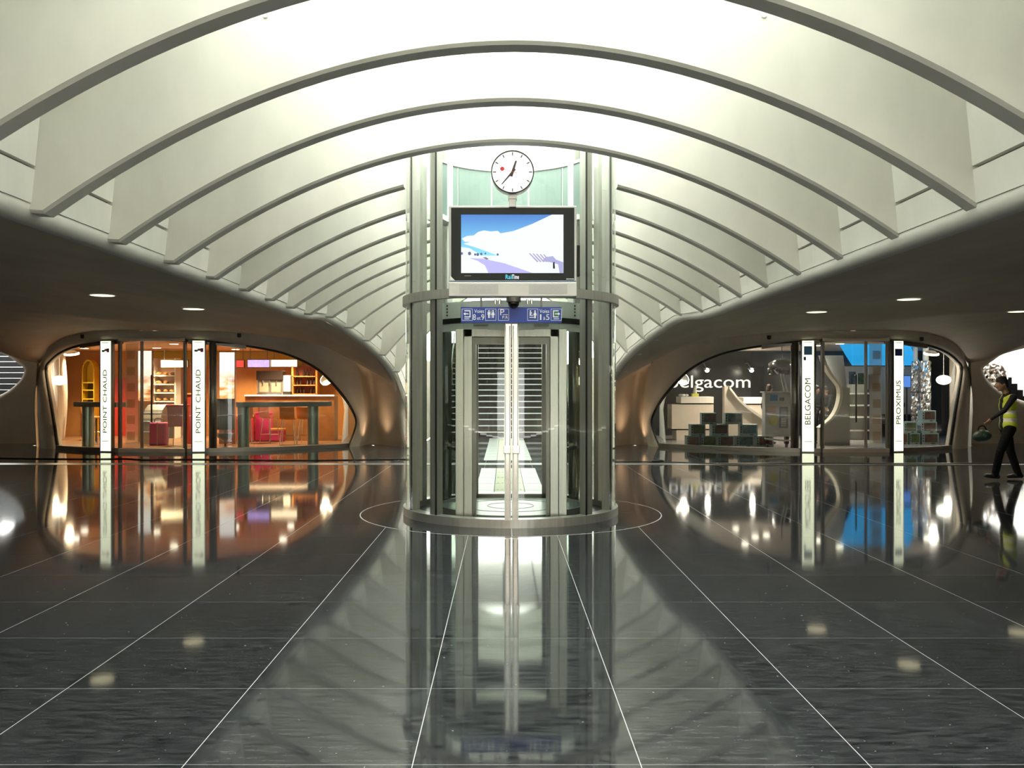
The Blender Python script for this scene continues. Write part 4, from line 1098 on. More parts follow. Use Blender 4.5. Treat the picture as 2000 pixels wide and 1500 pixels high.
b_me = bpy.data.meshes.new('bottle'); bp.to_mesh(b_me); bp.free(); b_me.materials.append(mat('dark_bottle', (0.03, 0.015, 0.01), 0.15))
for zi, z in enumerate(SZ):
    for k in range(6):
        if (zi + k) % 4 == 3: continue
        o = bpy.data.objects.new('bottle', b_me); col.objects.link(o); o.location = (bs.location.x - w + 0.12 + k * (2 * w - 0.24) / 5, Y + 0.2, 0.012 + z)
        tag(o, 'small dark bottle on the %s board of the dark red shelf' % ('lowest', 'middle', 'top')[zi], 'bottle', 'bottles on the shelf')
for k, (px, y1) in enumerate(((601, 745), (590, 770))):
    pass
# bar chairs of bent orange plywood
M_PLY = mat('orange_plywood', (0.62, 0.25, 0.05), 0.4, vary=0.12, scale=5)
def make_chair(loc, rz, label, h=0.74):
    t = thing('bar_chair', label, 'chair', loc, rz, 'bakery bar chairs')
    pr = smoothcurve([(0, -0.21, h - 0.02), (0, -0.1, h), (0, 0.12, h), (0, 0.2, h + 0.05), (0, 0.24, h + 0.2), (0, 0.26, h + 0.36)], 4)
    rows = []
    for k in range(9):
        x = -0.21 + 0.42 * k / 8; c = abs(x / 0.21) ** 3
        rows.append([(x, p.y, p.z + 0.02 * c) for p in pr] + [(x, p.y + 0.014, p.z - 0.014 + 0.02 * c) for p in reversed(pr)])
    bm = loft(rows, closed=True)
    for r in (rows[0], rows[-1]): bm.faces.new([bm.verts.new(v) for v in r])
    obj('plywood_shell', bm, M_PLY, t)
    for sx in (-1, 1):
        for sy in (-1, 1): obj('leg', tube([(sx * 0.15, sy * 0.13, h - 0.01), (sx * 0.21, sy * 0.2, 0.0)], 0.012, 8), M_CHROME, t)
    z = 0.26
    obj('foot_ring', tube([(0.19 * a_, 0.178 * b_, z) for a_, b_ in ((-1, -1), (1, -1), (1, 1), (-1, 1))], 0.009, 6, closed=True), M_CHROME, t)
    return t
c0 = make_chair((U(478, 0, 26.3).x, 26.3, 0.012), R(200), 'orange plywood bar chair beside the drum bin, its back to the window')
for px, Y, rz, d in ((527, 26.9, 150, 'in front of the magenta bench'), (563, 26.2, 185, 'tucked under the middle of the curved bar'), (598, 26.4, 175, 'tucked under the bar beside its column'), (176, 28.6, 120, 'near the yellow arched shelf'), (200, 28.3, 240, 'against the red lacquered panel')):
    dup(c0, (U(px, 0, Y).x, Y, 0.012), R(rz), 'orange plywood bar chair ' + d)
# magenta bench cubes
M_MGT = mat('magenta_upholstery', (0.50, 0.02, 0.13), 0.6)
M_RDU = mat('red_upholstery', (0.45, 0.02, 0.03), 0.6)
for px0, px1, y0, Y, m, d in ((458, 490, 812, 27.2, M_RDU, 'red padded cube with an orange top behind the drum bin'), (498, 526, 806, 27.5, M_MGT, 'magenta padded cube before the service counter'), (526, 552, 838, 27.4, M_MGT, 'low magenta padded cube with an orange top')):
    a = U(px0, 870, Y); b = U(px1, y0, Y); w = (b.x - a.x) / 2
    t = thing('padded_cube', d, 'seat', ((a.x + b.x) / 2, Y, 0.012)); h = b.z
    obj('block', B(-w, w, 0, 0.42, 0.03, h - 0.06, bev=0.02), m, t); obj('top', B(-w - 0.01, w + 0.01, -0.01, 0.43, h - 0.06, h, bev=0.01), M_PLY if 'orange' in d else m, t)
    obj('plinth', B(-w * 0.9, w * 0.9, 0.03, 0.39, 0, 0.03), M_STEELD, t)
# small round table near the curtain
tb = thing('cafe_table', 'small orange topped table beside the short window bar', 'table', (U(188, 0, 27.0).x, 27.0, 0.012))
obj('top', lathe([(0.34, 0.74), (0.36, 0.75), (0.36, 0.78), (0.34, 0.785)], 28), M_PLY, tb); obj('stem', lathe([(0.22, 0), (0.2, 0.02), (0.03, 0.04), (0.03, 0.74)], 20), M_STEELD, tb)
# objects by the door
p = U(372, 0, 26.4); o = thing('red_partition', 'dark red upright partition just inside the bakery door', 'partition', (p.x, 26.4, 0.012))
obj('panel', B(-0.14, 0.14, 0, 0.9, 0, 1.45, bev=0.01), mat('deep_red', (0.35, 0.035, 0.015), 0.45), o); obj('cap', B(-0.16, 0.16, -0.02, 0.92, 1.45, 1.49), MATS['orange_wood'], o)
p = U(347, 0, 25.6); o = thing('crisp_basket', 'orange display basket with a red rim on a wire stand', 'basket', (p.x, 25.6, 0.012))
bm = loft([[(sx * w_, sy * w_, z) for sx, sy in ((-1, -1), (1, -1), (1, 1), (-1, 1))] for w_, z in ((0.20, 0.55), (0.22, 1.12))], closed=True); bm.faces.new([bm.verts.new((sx * 0.2, sy * 0.2, 0.55)) for sx, sy in ((-1, -1), (1, -1), (1, 1), (-1, 1))])
obj('basket', bm, mat('orange_wicker', (0.58, 0.28, 0.14), 0.6, vary=0.3, scale=12, color2=(0.6, 0.12, 0.16)), o); obj('rim', tube([(0.225 * a_, 0.225 * b_, 1.14) for a_, b_ in ((-1, -1), (1, -1), (1, 1), (-1, 1))], 0.035, 8, closed=True), mat('red_rim', (0.6, 0.05, 0.05), 0.4), o)
for sx in (-1, 1):
    for sy in (-1, 1): obj('leg', tube([(sx * 0.18, sy * 0.18, 0.56), (sx * 0.2, sy * 0.2, 0)], 0.012, 6), M_CHROME, o)
p = U(318, 0, 26.1); o = thing('shopping_trolley_bag', 'magenta standing bag with a pale strap inside the bakery door', 'bag', (p.x, 25.8, 0.012))
obj('body', B(-0.24, 0.24, -0.12, 0.14, 0, 0.66, bev=0.04), mat('magenta_fabric', (0.50, 0.08, 0.22), 0.6), o); obj('strap', B(-0.012, 0.012, -0.13, -0.118, 0.0, 0.66), MATS['pink_beige_board'], o)
obj('handle', tube(smoothcurve([(-0.12, 0, 0.63), (-0.1, 0, 0.76), (0.1, 0, 0.76), (0.12, 0, 0.63)], 4), 0.014, 8), M_STEELD, o, True)
p = U(303, 0, 26.6); o = thing('glass_display_case', 'curved chrome display case beside the magenta bag', 'display case', (p.x, 26.6, 0.012))
rows = [[(x, y, z) for y, z in ((0.3, 0.0), (-0.25, 0.0), (-0.28, 0.45), (-0.25, 0.75), (-0.12, 1.0), (0.1, 1.12), (0.3, 1.15))] for x in (-0.26, 0.26)]
obj('shell', loft(rows, closed=True), M_STEEL, o)
for z in (0.35, 0.65, 0.9): obj('band', B(-0.27, 0.27, -0.30 + 0.1 * (z > 0.8), 0.28, z, z + 0.03), M_CHROME, o)
for s in (-1, 1): obj('cheek', prism([(0.3, 0), (-0.25, 0), (-0.28, 0.45), (-0.25, 0.75), (-0.12, 1.0), (0.1, 1.12), (0.3, 1.15)], s * 0.262, s * 0.272, axis='X'), M_STEELD, o)

# frosted strips with squares beside both sliding doors
def film(name, c, k=0.5):
    m = bpy.data.materials.new(name); m.use_nodes = True; nt = m.node_tree; nt.nodes.clear()
    o = nt.nodes.new('ShaderNodeOutputMaterial'); mx_ = nt.nodes.new('ShaderNodeMixShader'); mx_.inputs[0].default_value = k
    tr = nt.nodes.new('ShaderNodeBsdfTransparent'); tr.inputs[0].default_value = (0.95, 0.93, 0.9, 1)
    d1 = nt.nodes.new('ShaderNodeBsdfTranslucent'); d1.inputs[0].default_value = (*c, 1); d2 = nt.nodes.new('ShaderNodeBsdfDiffuse'); d2.inputs[0].default_value = (*c, 1)
    m2 = nt.nodes.new('ShaderNodeMixShader'); m2.inputs[0].default_value = 0.4
    nt.links.new(d1.outputs[0], m2.inputs[1]); nt.links.new(d2.outputs[0], m2.inputs[2])
    nt.links.new(tr.outputs[0], mx_.inputs[1]); nt.links.new(m2.outputs[0], mx_.inputs[2]); nt.links.new(mx_.outputs[0], o.inputs[0]); return m
FILM1 = film('frosted_film', (0.62, 0.52, 0.42)); FILM2 = film('square_film', (0.40, 0.27, 0.16), 0.6)
for s, d in ((1, bpy.data.objects['door_1']), (-1, bpy.data.objects['door_2'])):
    A_, B_ = bowpt(pxth(243), 0, BR - 0.05), bowpt(pxth(268), 0, BR - 0.05)
    obj('frosted_strip', loft([[mx(w_ + Vector((0, 0, z)), s) for z in (0.12, 2.8)] for w_ in (A_, B_)]), FILM1, d)
    for k in range(6):
        p0, p1 = A_.lerp(B_, 0.12), A_.lerp(B_, 0.75); z0 = 0.3 + k * 0.42
        obj('square_mark', loft([[mx(w_ + Vector((0, -0.01, z)), s) for z in (z0, z0 + 0.22)] for w_ in (p0, p1)]), FILM2, d)

# ================================================================== PHONE SHOP
M_BEIGE = mat('beige_desk', (0.60, 0.52, 0.42), 0.45, vary=0.04, scale=2); M_PALE = mat('pale_edge', (0.80, 0.74, 0.64), 0.4)
# wall lettering
Y = 31.0; a = U(1309, 760, Y); b = U(1468, 733, Y)
wl = thing('wall_lettering', 'large white lettering on the dark back wall of the phone shop', 'lettering', ((a.x + b.x) / 2, 31.18, 1.85))
text('letters', 'belgacom', 0.62, mat('white_letter', (0.9, 0.9, 0.88), 0.4, emit=0.25), wl, (0, -0.02, 0.0), ext=0.02, width=b.x - a.x)
# bulbs on the wall
for px, d in ((1381, 'above the letter a of the wall lettering'), (1468, 'at the end of the wall lettering')):
    p = U(px, 723, 30.4); t = thing('bare_spot', 'bright round spot lamp ' + d, 'lamp', p)
    bm = bmesh.new(); ball(bm, (0, 0, 0), 0.075); obj('bulb', bm, M_LAMP, t, True); obj('arm', tube([(0, 0.04, 0.04), (0, 0.5, 0.25), (0, 0.8, 0.25)], 0.012, 6), M_STEEL, t)
    obj('reflector', lathe([(0.08, 0.0), (0.13, 0.05), (0.12, 0.06), (0.06, 0.02)], 16), M_CHROME, t)
    lamp('light', 'POINT', (0, -0.12, 0), 14, LN, t, 0.07)
def desk(px0, px1, ytop, Y, label, notch):
    a = U(px0, 866, Y); b = U(px1, ytop, Y); w = (b.x - a.x) / 2; h = b.z - 0.012
    t = thing('service_desk', label, 'desk', ((a.x + b.x) / 2, Y, 0.012))
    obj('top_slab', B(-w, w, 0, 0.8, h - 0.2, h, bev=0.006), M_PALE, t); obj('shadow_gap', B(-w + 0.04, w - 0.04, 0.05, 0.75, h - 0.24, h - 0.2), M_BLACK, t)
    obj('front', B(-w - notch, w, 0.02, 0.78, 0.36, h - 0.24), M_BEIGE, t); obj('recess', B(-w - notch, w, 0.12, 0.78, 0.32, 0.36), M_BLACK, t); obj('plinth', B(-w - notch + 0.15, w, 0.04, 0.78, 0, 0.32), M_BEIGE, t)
    return t, h
d1, h1 = desk(1330, 1394, 775, 28.2, 'pale wooden service desk carrying the spray bottle', 0.28)
d2, h2 = desk(1452, 1496, 776, 28.2, 'pale wooden service desk behind the white kiosk', 0.0)
p = U(1358, 0, 28.5); o = thing('spray_bottle', 'clear spray bottle standing in a yellow tray on the desk', 'bottle', (p.x, 28.55, 0.012 + h1))
obj('bottle', lathe([(0.06, 0.1), (0.065, 0.12), (0.05, 0.25), (0.02, 0.30), (0.02, 0.36)], 14), mat('milky_plastic', (0.6, 0.6, 0.5), 0.3), o); obj('tray', B(-0.1, 0.1, -0.1, 0.1, 0, 0.10), mat('lime_tray', (0.62, 0.62, 0.12), 0.5), o)
p = U(1337, 0, 28.4); bm = bmesh.new()
for k in range(6): ball(bm, (random.uniform(-.12, .12), random.uniform(-.08, .08), 0.045), random.uniform(.05, .08), .06, .04, 8)
o = obj('crumpled_cloth', bm, M_WHITE, None, True); o.location = (p.x, 28.5, 0.012 + h1); tag(o, 'crumpled white cloth lying on the desk beside the spray bottle', 'cloth')
# horn-shaped screens
def horn(name, pts, Y, d, label, m_face, m_edge):
    P = [U(x, y, Y) for x, y in pts]; cx_ = sum(p.x for p in P) / len(P)
    t = thing(name, label, 'screen wall', (cx_, Y, 0.012))
    poly = [(p.x - cx_, max(p.z - 0.012, 0)) for p in P]
    obj('body', prism(poly, 0.0, d), m_face, t)
    return t, poly
c_ = [(1423, 755), (1430, 764), (1440, 777), (1455, 791), (1472, 804), (1493, 818)]
t, poly = horn('horn_screen', [(1415, 755)] + c_ + [(1493, 871), (1415, 871)], 27.0, 0.25, 'pale wooden screen with a sweeping curved top between the desks', M_BEIGE, M_PALE)
P = [U(x, y, 27.0) for x, y in c_]; cx_ = t.location.x
obj('edge_band', loft([[(p.x - cx_, y, p.z - 0.012 + dz) for y, dz in ((-0.10, 0.02), (0.30, 0.02), (0.30, -0.03), (-0.10, -0.07))] for p in smoothcurve(P, 3)], closed=True), M_PALE, t)
c2_ = [(1605, 694), (1612, 714), (1622, 732), (1633, 746), (1640, 757), (1641, 775), (1636, 796), (1626, 814), (1613, 826), (1601, 835)]
M_GREYP = mat('grey_screen', (0.36, 0.34, 0.31), 0.4)
t, poly = horn('horn_screen', c2_[4:] + [(1601, 874), (1660, 874), (1660, 757)], 25.8, 0.2, 'grey screen with a pale waisted edge inside the phone shop door', M_GREYP, M_PALE)
cx_ = t.location.x
up_ = [U(x, y, 25.8) for x, y in c2_[:5] + [(1656, 757), (1648, 694)]]
obj('upper_fin', prism([(p.x - cx_, p.z - 0.012) for p in up_], 0.05, 0.15), mat('blue_grey_screen', (0.30, 0.33, 0.38), 0.35), t)
P = smoothcurve([U(x, y, 25.8) for x, y in c2_], 3)
obj('edge_band', loft([[(p.x - cx_ + dx, y, p.z - 0.012) for y, dx in ((-0.12, 0.03), (0.22, 0.03), (0.22, -0.03), (-0.12, -0.05))] for p in P], closed=True), M_PALE, t)
# product boxes
M_TEAL = mat('teal_carton', (0.20, 0.29, 0.29), 0.45)
def picmat(seed):
    return mat('box_picture_%d' % seed, (0.02, 0.022, 0.03), 0.35, vary=0.9, scale=4.2 + seed * 0.7, color2=((0.22, 0.10, 0.06), (0.10, 0.16, 0.05), (0.12, 0.07, 0.05), (0.04, 0.14, 0.18))[seed % 4])
def carton(px0, y0, px1, y1, Y, label, group, k, side=0):
    a = U(px0, y1, Y); b = U(px1, y0, Y); w = (b.x - a.x) / 2; h = b.z - a.z
    t = thing('product_carton', label, 'box', ((a.x + b.x) / 2, Y, a.z), R(random.uniform(-3, 3)) + side, group)
    obj('carton', B(-w, w, 0, 0.32, 0, h - 0.002, bev=0.003), M_TEAL, t)
    obj('picture', B(-w * 0.70, w * 0.84, -0.004, 0.0, h * 0.2, h * 0.9), picmat(k % 4), t)
    for q_ in range(3): obj('icon', B(-w * 0.94, -w * 0.80, -0.004, 0.0, h * (0.25 + 0.22 * q_), h * (0.38 + 0.22 * q_)), M_BLACK, t)
    obj('side_print', B(w, w + 0.003, 0.04, 0.28, h * 0.2, h * 0.85), picmat((k + 1) % 4), t)
    obj('caption', B(w * 0.1, w * 0.5, -0.004, 0, h * 0.06, h * 0.13), M_BLACK, t)
Yb = 24.95; zb = 0.012; hb = 0.318
def level(n, xs, lab):
    y1 = PY0 + (EYE - (zb + n * hb)) * F_PX / Yb; y0 = PY0 + (EYE - (zb + (n + 1) * hb)) * F_PX / Yb
    for k, (p0, p1, d) in enumerate(xs): carton(p0, y0, p1, y1, Yb, 'teal product carton %s' % d, 'cartons in the pyramid', k + n)
level(0, [(1342, 1367, 'at the desk end of the bottom row of the pyramid'), (1370, 1400, 'second from the desk end in the bottom row'), (1403, 1434, 'in the middle of the bottom row of the pyramid'), (1439, 1473, 'second from the kiosk in the bottom row'), (1478, 1511, 'next to the kiosk in the bottom row')], 'bottom')
level(1, [(1350, 1378, 'at the desk end of the middle row of the pyramid'), (1391, 1423, 'in the centre of the middle row of the pyramid'), (1446, 1480, 'at the kiosk end of the middle row of the pyramid')], 'middle')
level(2, [(1371, 1400, 'on top of the pyramid at its desk end'), (1417, 1450, 'on top of the pyramid at its kiosk end')], 'top')
Yb = 26.2; hb = 0.33
def level2(n, xs):
    y1 = PY0 + (EYE - (zb + n * hb)) * F_PX / Yb; y0 = PY0 + (EYE - (zb + (n + 1) * hb)) * F_PX / Yb
    for k, (p0, p1, d) in enumerate(xs): carton(p0, y0, p1, y1, Yb, 'teal product carton %s' % d, 'cartons by the foil columns', k + n)
level2(0, [(1752, 1774, 'on the floor behind the pillar with the dark blue emblem'), (1777, 1797, 'on the floor before the foil columns'), (1801, 1834, 'on the floor under the opal pendant lamp')])
level2(1, [(1767, 1791, 'second layer, before the slimmer foil column'), (1800, 1830, 'second layer, under the opal pendant lamp')])
level2(2, [(1802, 1828, 'topmost, under the opal pendant lamp')])
# white kiosk trolley
Y = 24.45; a = U(1494, 868, Y); b = U(1546, 765, Y); w = (b.x - a.x) / 2
kk = thing('kiosk_trolley', 'white wheeled kiosk with a phone picture beside the carton pyramid', 'kiosk', ((a.x + b.x) / 2, Y, 0.012)); h = b.z - 0.012
M_KW = mat('kiosk_white', (0.62, 0.60, 0.56), 0.45)
obj('panel', B(-w, w, 0, 0.3, 0.32, h - 0.03, bev=0.02), M_KW, kk); obj('top', B(-w - 0.02, w + 0.02, -0.02, 0.4, h - 0.03, h, bev=0.008), M_WHITE, kk)
pa = obj('phone_picture', B(w * 0.08, w * 0.72, -0.006, 0.0, 0.55, 1.13, bev=0.0), mat('phone_grey', (0.07, 0.075, 0.075), 0.3), kk)
obj('phone_screen', B(w * 0.2, w * 0.6, -0.009, -0.005, 0.88, 1.08), mat('phone_glass', (0.15, 0.17, 0.18), 0.2), pa)
for k in range(4): obj('phone_keys', B(w * 0.2, w * 0.6, -0.009, -0.005, 0.60 + k * 0.06, 0.64 + k * 0.06), M_KW, pa)
obj('emblem', B(-w * 0.62, -w * 0.05, -0.006, 0, h - 0.25, h - 0.08), M_LBLUE, kk); obj('emblem', B(w * 0.1, w * 0.45, -0.006, 0, h - 0.25, h - 0.16), mat('grey_label', (0.15, 0.15, 0.16), 0.5), kk)
obj('seam', B(-w, w, -0.004, 0, h - 0.32, h - 0.305), M_STEEL, kk); st_ = obj('sticker', lathe([(0.14, 0), (0.14, 0.006)], 24), mat('yellow_sticker', (0.62, 0.55, 0.05), 0.5), kk); st_.location = (-w * 0.35, 0, 0.76); st_.rotation_euler = (pi / 2, 0, 0)
obj('sticker', B(-w * 0.8, -w * 0.2, -0.006, 0, 0.98, 1.14), mat('peach_sticker', (0.62, 0.38, 0.22), 0.5), kk)
obj('hoop', tube(smoothcurve([(-w - 0.02, -0.05, 0.27), (w * 0.6, -0.05, 0.22), (w + 0.03, -0.05, 0.32), (w + 0.03, -0.05, 0.9), (w + 0.02, 0, h)], 5), 0.022, 8), M_WHITE, kk, True)
for sx in (-1, 1):
    wh = lathe([(0.03, -0.02), (0.075, -0.02), (0.075, 0.02), (0.03, 0.02)], 18); bmesh.ops.rotate(wh, verts=wh.verts[:], cent=(0, 0, 0), matrix=Matrix.Rotation(pi / 2, 3, 'Y')); bmesh.ops.translate(wh, verts=wh.verts[:], vec=(sx * w * 0.75, 0.15, 0.075)); obj('wheel', wh, M_RUBBER, kk)
    obj('axle_box', B(sx * w * 0.75 - 0.05, sx * w * 0.75 + 0.05, 0.08, 0.22, 0.12, 0.33), M_BLACK, kk)
for dx in (0.0, 0.08): obj('leaning_bar', tube([(w * 0.55 + dx, 0.1, h), (w * 0.35 + dx, 0.2, h + 0.48)], 0.018, 6), M_WHITE, kk)
# big black lamp shade hanging over the second desk
p = U(1527, 716, 27.6); o = thing('drum_shade_lamp', 'glossy black drum lamp shade hanging near the second desk', 'lamp', p)
obj('shade', lathe([(0.40, -0.25), (0.42, -0.25), (0.40, 0.1), (0.2, 0.22), (0.05, 0.24), (0.04, 0.22), (0.38, 0.08)], 32), mat('gloss_black', (0.008, 0.008, 0.008), 0.08), o, True); obj('cord', tube([(0, 0, 0.23), (0, 0, 2.93 - p.z)], 0.01, 6), M_BLACK, o)
# foil columns
random.seed(11)
def foil(px, Y, r, label, z1=2.45):
    rows = []
    n = 28
    for k in range(40):
        z = 0.0 + z1 * k / 39
        rows.append([((r + random.uniform(-0.022, 0.022)) * math.cos(2 * pi * j / n), (r + random.uniform(-0.022, 0.022)) * math.sin(2 * pi * j / n), z) for j in range(n)])
    p = U(px, 0, Y); t = thing('foil_column', label, 'column', (p.x, Y, 0.012))
    obj('foil_wrap', loft(rows, closed=True), mat('crumpled_foil', (0.85, 0.82, 0.82), 0.15, 1.0), t)
    obj('core', lathe([(r * 0.6, 0), (r * 0.6, 2.9)], 20), M_WHITE, t)
    for z in (0.8, 1.5): obj('tape', arcband(r + 0.02, r + 0.026, z, z + 0.03, 0, 2 * pi, 24), M_STEELD, t)
foil(1788, 27.3, 0.11, 'slimmer foil wrapped column beside the blue tablet'); foil(1808, 26.9, 0.14, 'thicker foil wrapped column beside the opal pendant lamp')
# blue ceiling panel; the blue light falling on it is put in as glow
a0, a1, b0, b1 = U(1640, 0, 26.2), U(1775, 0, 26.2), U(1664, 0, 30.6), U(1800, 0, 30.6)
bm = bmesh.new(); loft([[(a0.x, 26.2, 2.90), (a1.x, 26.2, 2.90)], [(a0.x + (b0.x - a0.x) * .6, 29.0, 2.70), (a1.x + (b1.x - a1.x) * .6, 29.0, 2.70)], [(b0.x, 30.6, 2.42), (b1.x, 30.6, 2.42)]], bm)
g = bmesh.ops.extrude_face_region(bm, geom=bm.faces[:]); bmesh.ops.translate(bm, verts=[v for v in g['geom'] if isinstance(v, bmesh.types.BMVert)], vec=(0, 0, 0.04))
o = obj('ceiling_panel', bm, mat('blue_light_glow', (0.02, 0.25, 0.6), 0.4, emit=0.42, ecol=(0.02, 0.42, 0.95))); tag(o, 'sloping blue ceiling panel with its blue light painted as glow in the phone shop', 'panel')
# peach display wall with posters, tablet and stand
a = U(1646, 866, 30.8); b = U(1802, 716, 30.8); dw = thing('display_wall', 'peach coloured display wall with posters under the blue ceiling panel', 'display wall', ((a.x + b.x) / 2, 30.8, 0.012)); w = (b.x - a.x) / 2
obj('wall_board', B(-w, w, 0, 0.12, 0, b.z), mat('peach_board', (0.70, 0.52, 0.40), 0.5), dw); obj('dark_base', B(-w, w, -0.35, 0, 0, 0.75), M_BLACK, dw)
for k, (x0, x1, z0, z1, m) in enumerate(((-0.95, -0.80, 0.85, 0.97, 0), (-0.62, -0.42, 1.5, 2.15, 1), (-0.35, -0.1, 1.55, 2.1, 0), (0.22, 0.42, 1.4, 2.0, 2), (-0.85, -0.68, 1.4, 2.2, 3))):
    obj('poster', B(x0 * w, x1 * w, -0.02, 0, z0, z1), picmat(m), dw)
for k in range(5): obj('handset', B(w * (0.1 + 0.09 * k), w * (0.16 + 0.09 * k), -0.12, -0.05, 1.0, 1.14), mat('dark_red_handset', (0.12, 0.02, 0.02), 0.3), dw)
Y = 28.8; a = U(1765, 757, Y); b = U(1778, 735, Y); tbt = thing('tablet_stand', 'blue screen tablet on a slim post beside the foil columns', 'tablet', ((a.x + b.x) / 2, Y, 0.012)); w = (b.x - a.x) / 2
obj('screen', B(-w, w, -0.012, 0, a.z, b.z), mat('tablet_blue', (0.05, 0.13, 0.4), 0.3, emit=0.5, ecol=(0.1, 0.25, 0.7)), tbt); obj('case', B(-w - 0.015, w + 0.015, 0, 0.03, a.z - 0.02, b.z + 0.02), M_BLACK, tbt); obj('post', B(-0.02, 0.02, 0.0, 0.04, 0.02, a.z), M_STEELD, tbt); obj('foot', lathe([(0.2, 0), (0.19, 0.02)], 20), M_STEELD, tbt)
# turnstile-like chrome display inside the door
p = U(1668, 0, 27.0); o = thing('chrome_display', 'tall chrome display stand with shelves behind the door handle', 'display', (p.x, 27.0, 0.012))
obj('spine', B(-0.36, 0.36, 0.1, 0.16, 0.0, 1.75), M_STEEL, o)
for z in (0.35, 0.75, 1.1, 1.45): obj('shelf', B(-0.40, 0.40, -0.18, 0.12, z, z + 0.05), M_CHROME, o)
obj('dark_edge', B(0.36, 0.46, -0.05, 0.2, 0, 1.6), mat('indigo_edge', (0.03, 0.025, 0.06), 0.4), o); obj('base', B(-0.45, 0.48, -0.25, 0.25, 0, 0.08), M_WHITE, o)
# foil bundle beyond the far opening on the right
random.seed(5); bm = bmesh.new(); bmesh.ops.create_icosphere(bm, subdivisions=4, radius=1.0)
for v in bm.verts: v.co = Vector((v.co.x * 0.48, v.co.y * 0.35, v.co.z * 0.52)) * random.uniform(0.86, 1.06)
o = thing('foil_bundle', 'large crumpled silver foil bundle beside the far stairs', 'foil', (15.2, 28.1, 0.9)); obj('foil', bm, MATS['crumpled_foil'], o); o.location.z = 1.95
obj('crate', B(-0.35, 0.4, -0.25, 0.3, -1.95, -0.4), M_WHITE, o)
# ================================================================== PEOPLE
import numpy as np
def capsule(bm, a, b, ra, rb, n=12):
    a, b = Vector(a), Vector(b)
    k = max(2, int((b - a).length / (min(ra, rb) * 0.9)) + 1)
    for i in range(k + 1):
        t = i / k; r = ra + (rb - ra) * t
        ball(bm, a.lerp(b, t), r, seg=n)
def remeshed(bm, voxel, smooth=4):
    me = bpy.data.meshes.new('tmp'); bm.to_mesh(me); bm.free()
    t = bpy.data.objects.new('tmp', me); col.objects.link(t)
    m = t.modifiers.new('r', 'REMESH'); m.mode = 'VOXEL'; m.voxel_size = voxel
    s = t.modifiers.new('s', 'SMOOTH'); s.iterations = smooth; s.factor = 0.5
    bpy.context.view_layer.update()
    out = bpy.data.meshes.new_from_object(t.evaluated_get(bpy.context.evaluated_depsgraph_get()))
    bpy.data.objects.remove(t); bpy.data.meshes.remove(me)
    return out
SKIN = mat('skin', (0.30, 0.17, 0.11), 0.55); HAIR = mat('black_hair', (0.012, 0.01, 0.009), 0.6)
TROU = mat('black_trousers', (0.010, 0.010, 0.012), 0.85, spec=0.08); SHIRT = mat('dark_shirt', (0.022, 0.022, 0.026), 0.85, spec=0.1)
SHOE = mat('black_shoes', (0.008, 0.008, 0.008), 0.4); VEST = mat('hi_vis_yellow', (0.42, 0.52, 0.03), 0.6); REFL = mat('reflective_tape', (0.75, 0.75, 0.72), 0.35)
